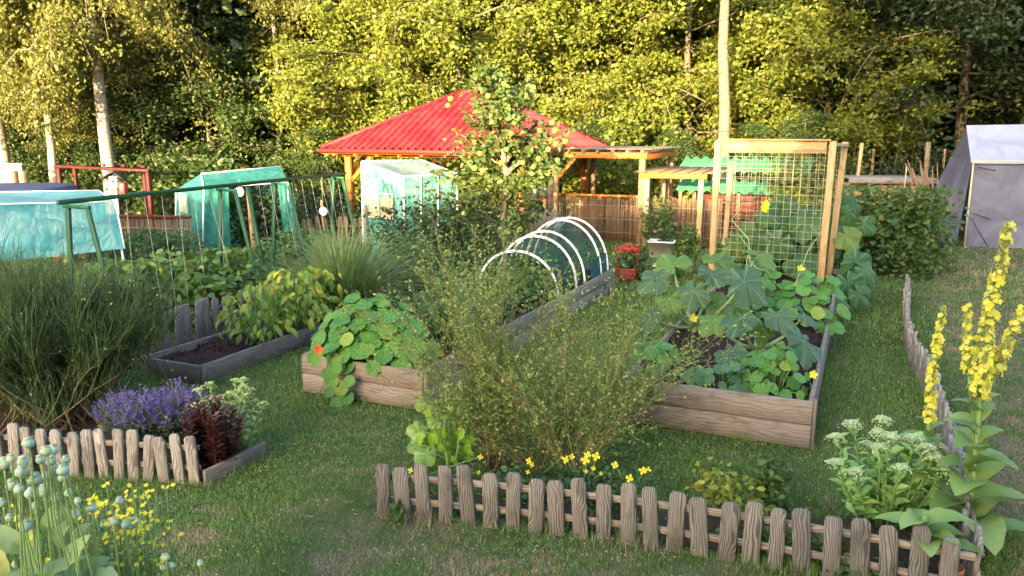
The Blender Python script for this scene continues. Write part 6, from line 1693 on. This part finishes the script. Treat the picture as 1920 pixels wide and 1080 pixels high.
# ================================================================== apple tree
base = A(-.18, 13.2, 0)
t = thing('apple_tree', 'slender young apple tree laden with yellow green apples', 'apple tree', base); s, l = MB(), MB()
tk = np.array([base, atD(938, 470, 13.2), atD(945, 400, 13.2), atD(950, 320, 13.15), atD(935, 240, 13.1), atD(915, 165, 13.1), atD(908, 130, 13.1)])
tubes(s, tk, np.array([.065, .055, .05, .042, .033, .02, .008]), 8)
br = []
targets = [(905, 122), (893, 150), (928, 135), (1000, 155), (940, 180), (970, 195), (800, 355), (790, 390), (815, 320), (850, 290), (860, 250), (880, 215), (870, 350), (840, 400), (900, 190), (890, 270), (925, 150), (960, 170), (975, 215), (1000, 190), (1010, 240), (1030, 270), (1060, 285), (1040, 315), (1015, 330), (985, 290), (1060, 250), (1020, 390), (990, 420), (1000, 360), (960, 340), (920, 330), (900, 390), (950, 250), (930, 205), (975, 265), (880, 310), (1045, 235), (960, 400), (905, 300), (940, 300), (990, 320), (920, 260), (960, 285), (850, 330)]
for (px, py) in targets:
    D = rng.uniform(12.4, 13.9); e = atD(px, py, D); zt_ = e[2] - .35 - .25 * abs(e[0] - base[0]); zt_ = max(zt_, .9)
    b0 = np.array([np.interp(zt_, tk[:, 2], tk[:, q]) for q in range(3)])
    P = bend(b0, e, 7, .06, .03); tubes(s, P, np.linspace(.022, .005, 7), 5); br.append(P)
br = np.array(br)
part('trunk', s, M['twig'], t, True)
n = 5200; a = rng.integers(len(br), size=n); f = rng.uniform(2.2, 6, n); i0 = np.minimum(f.astype(int), 5); ff = (f - i0)[:, None]
pos = br[a, i0] * (1 - ff) + br[a, i0 + 1] * ff + rng.normal(0, .085, (n, 3)); leaves_at(l, L_OVAL, pos, .10, None, .35, .25); part('crown', l, M['apple_leaf'], t, kind='stuff')
m = MB(); th = np.arange(12) / 12 * 2 * np.pi; prof = [(.05, -.88), (.45, -.93), (.85, -.62), (1.0, -.05), (.92, .5), (.55, .86), (.2, .82), (.03, .70)]
V = np.concatenate([np.stack([r_ * np.cos(th), r_ * np.sin(th), np.full(12, z * .95)], -1) for r_, z in prof]); i = np.arange(12)
m.add(V, np.concatenate([np.stack([k * 12 + i, k * 12 + (i + 1) % 12, (k + 1) * 12 + (i + 1) % 12, (k + 1) * 12 + i], -1) for k in range(7)])); APP = m.mesh('apple', True); APP.materials.append(M['apple'])
apx = [(953, 205), (945, 157), (1000, 165), (1030, 188), (958, 250), (925, 228), (1040, 245), (1028, 280), (1035, 230), (985, 180), (845, 185), (840, 198), (1010, 298), (980, 305), (950, 280), (1005, 335), (1027, 325), (900, 288), (905, 320), (1000, 313), (940, 305), (930, 220), (1045, 300), (870, 400), (938, 430), (950, 435), (975, 430), (890, 315), (1060, 265), (965, 230), (1042, 270), (985, 345), (915, 180), (1012, 245)]
for (px, py) in apx: inst('apple', APP, t, atD(px, py, rng.uniform(12.45, 12.9)), fr1(norm(rng.normal(0, .3, 3) + A(0, 1, 0)), Z), rng.uniform(.040, .050))
# straw bundle and pampas tufts by the tunnel
c = gnd(1000, 14.8); t = thing('dry_shrub', 'dry cream straw tuft behind the apple trunk', 'dry plant', c); m = MB()
n = 130; e = atD(1000, 405, 14.8) + rng.normal(0, 1, (n, 3)) * A(.28, .15, .14); tubes(m, np.stack([np.broadcast_to(c, (n, 3)) + rng.normal(0, .05, (n, 3)) * A(1, 1, 0), (c + e) / 2 + Z * .1, e], 1), np.array([[.004, .008, .012]]) * np.ones((n, 1)), 4); part('straws', m, M['straw'], t, kind='stuff')

# clover in the lawn
cv = MB(); n = 16000
y = 3.9 + 9.5 * rng.random(n) ** 1.6; x = rng.uniform(-.62, .72, n) * y
pt = np.sin(x * 2.1 + 1.3 * np.sin(y * 1.7)) + np.sin(y * 2.6 + 1.1 * np.cos(x * 2.9))
k = pt > .15 + .5 * rng.random(n)
for (o, L, Wd) in ((BED1, BED1_L, BED1_W), (BED2, BED2_L, BED2_W), (BED3, BED3_L, BED3_W)):
    a, bb = uv(np.stack([x, y], -1), o); k &= ~((a > -.05) & (a < L) & (bb > -.05) & (bb < Wd + .05))
k &= ~inpoly(x, y, left_soil)
x, y = x[k], y[k]; n = len(x)
for j in range(3):
    a = rng.uniform(0, .4, n) + j * 2.094; d = np.stack([np.cos(a), np.sin(a), np.full(n, .25)], -1)
    scatter(cv, L_OVAL[0] * A(1.5, 1, 1), L_OVAL[1], np.stack([x, y, .022 + .012 * rng.random(n)], -1), frames(d, np.broadcast_to(Z, (n, 3)).copy()), rng.uniform(.010, .018, n), rng.random(n))
tagit(part('clover', cv, M['clover']), 'patches of clover leaves growing through the lawn', 'clover', kind='stuff')
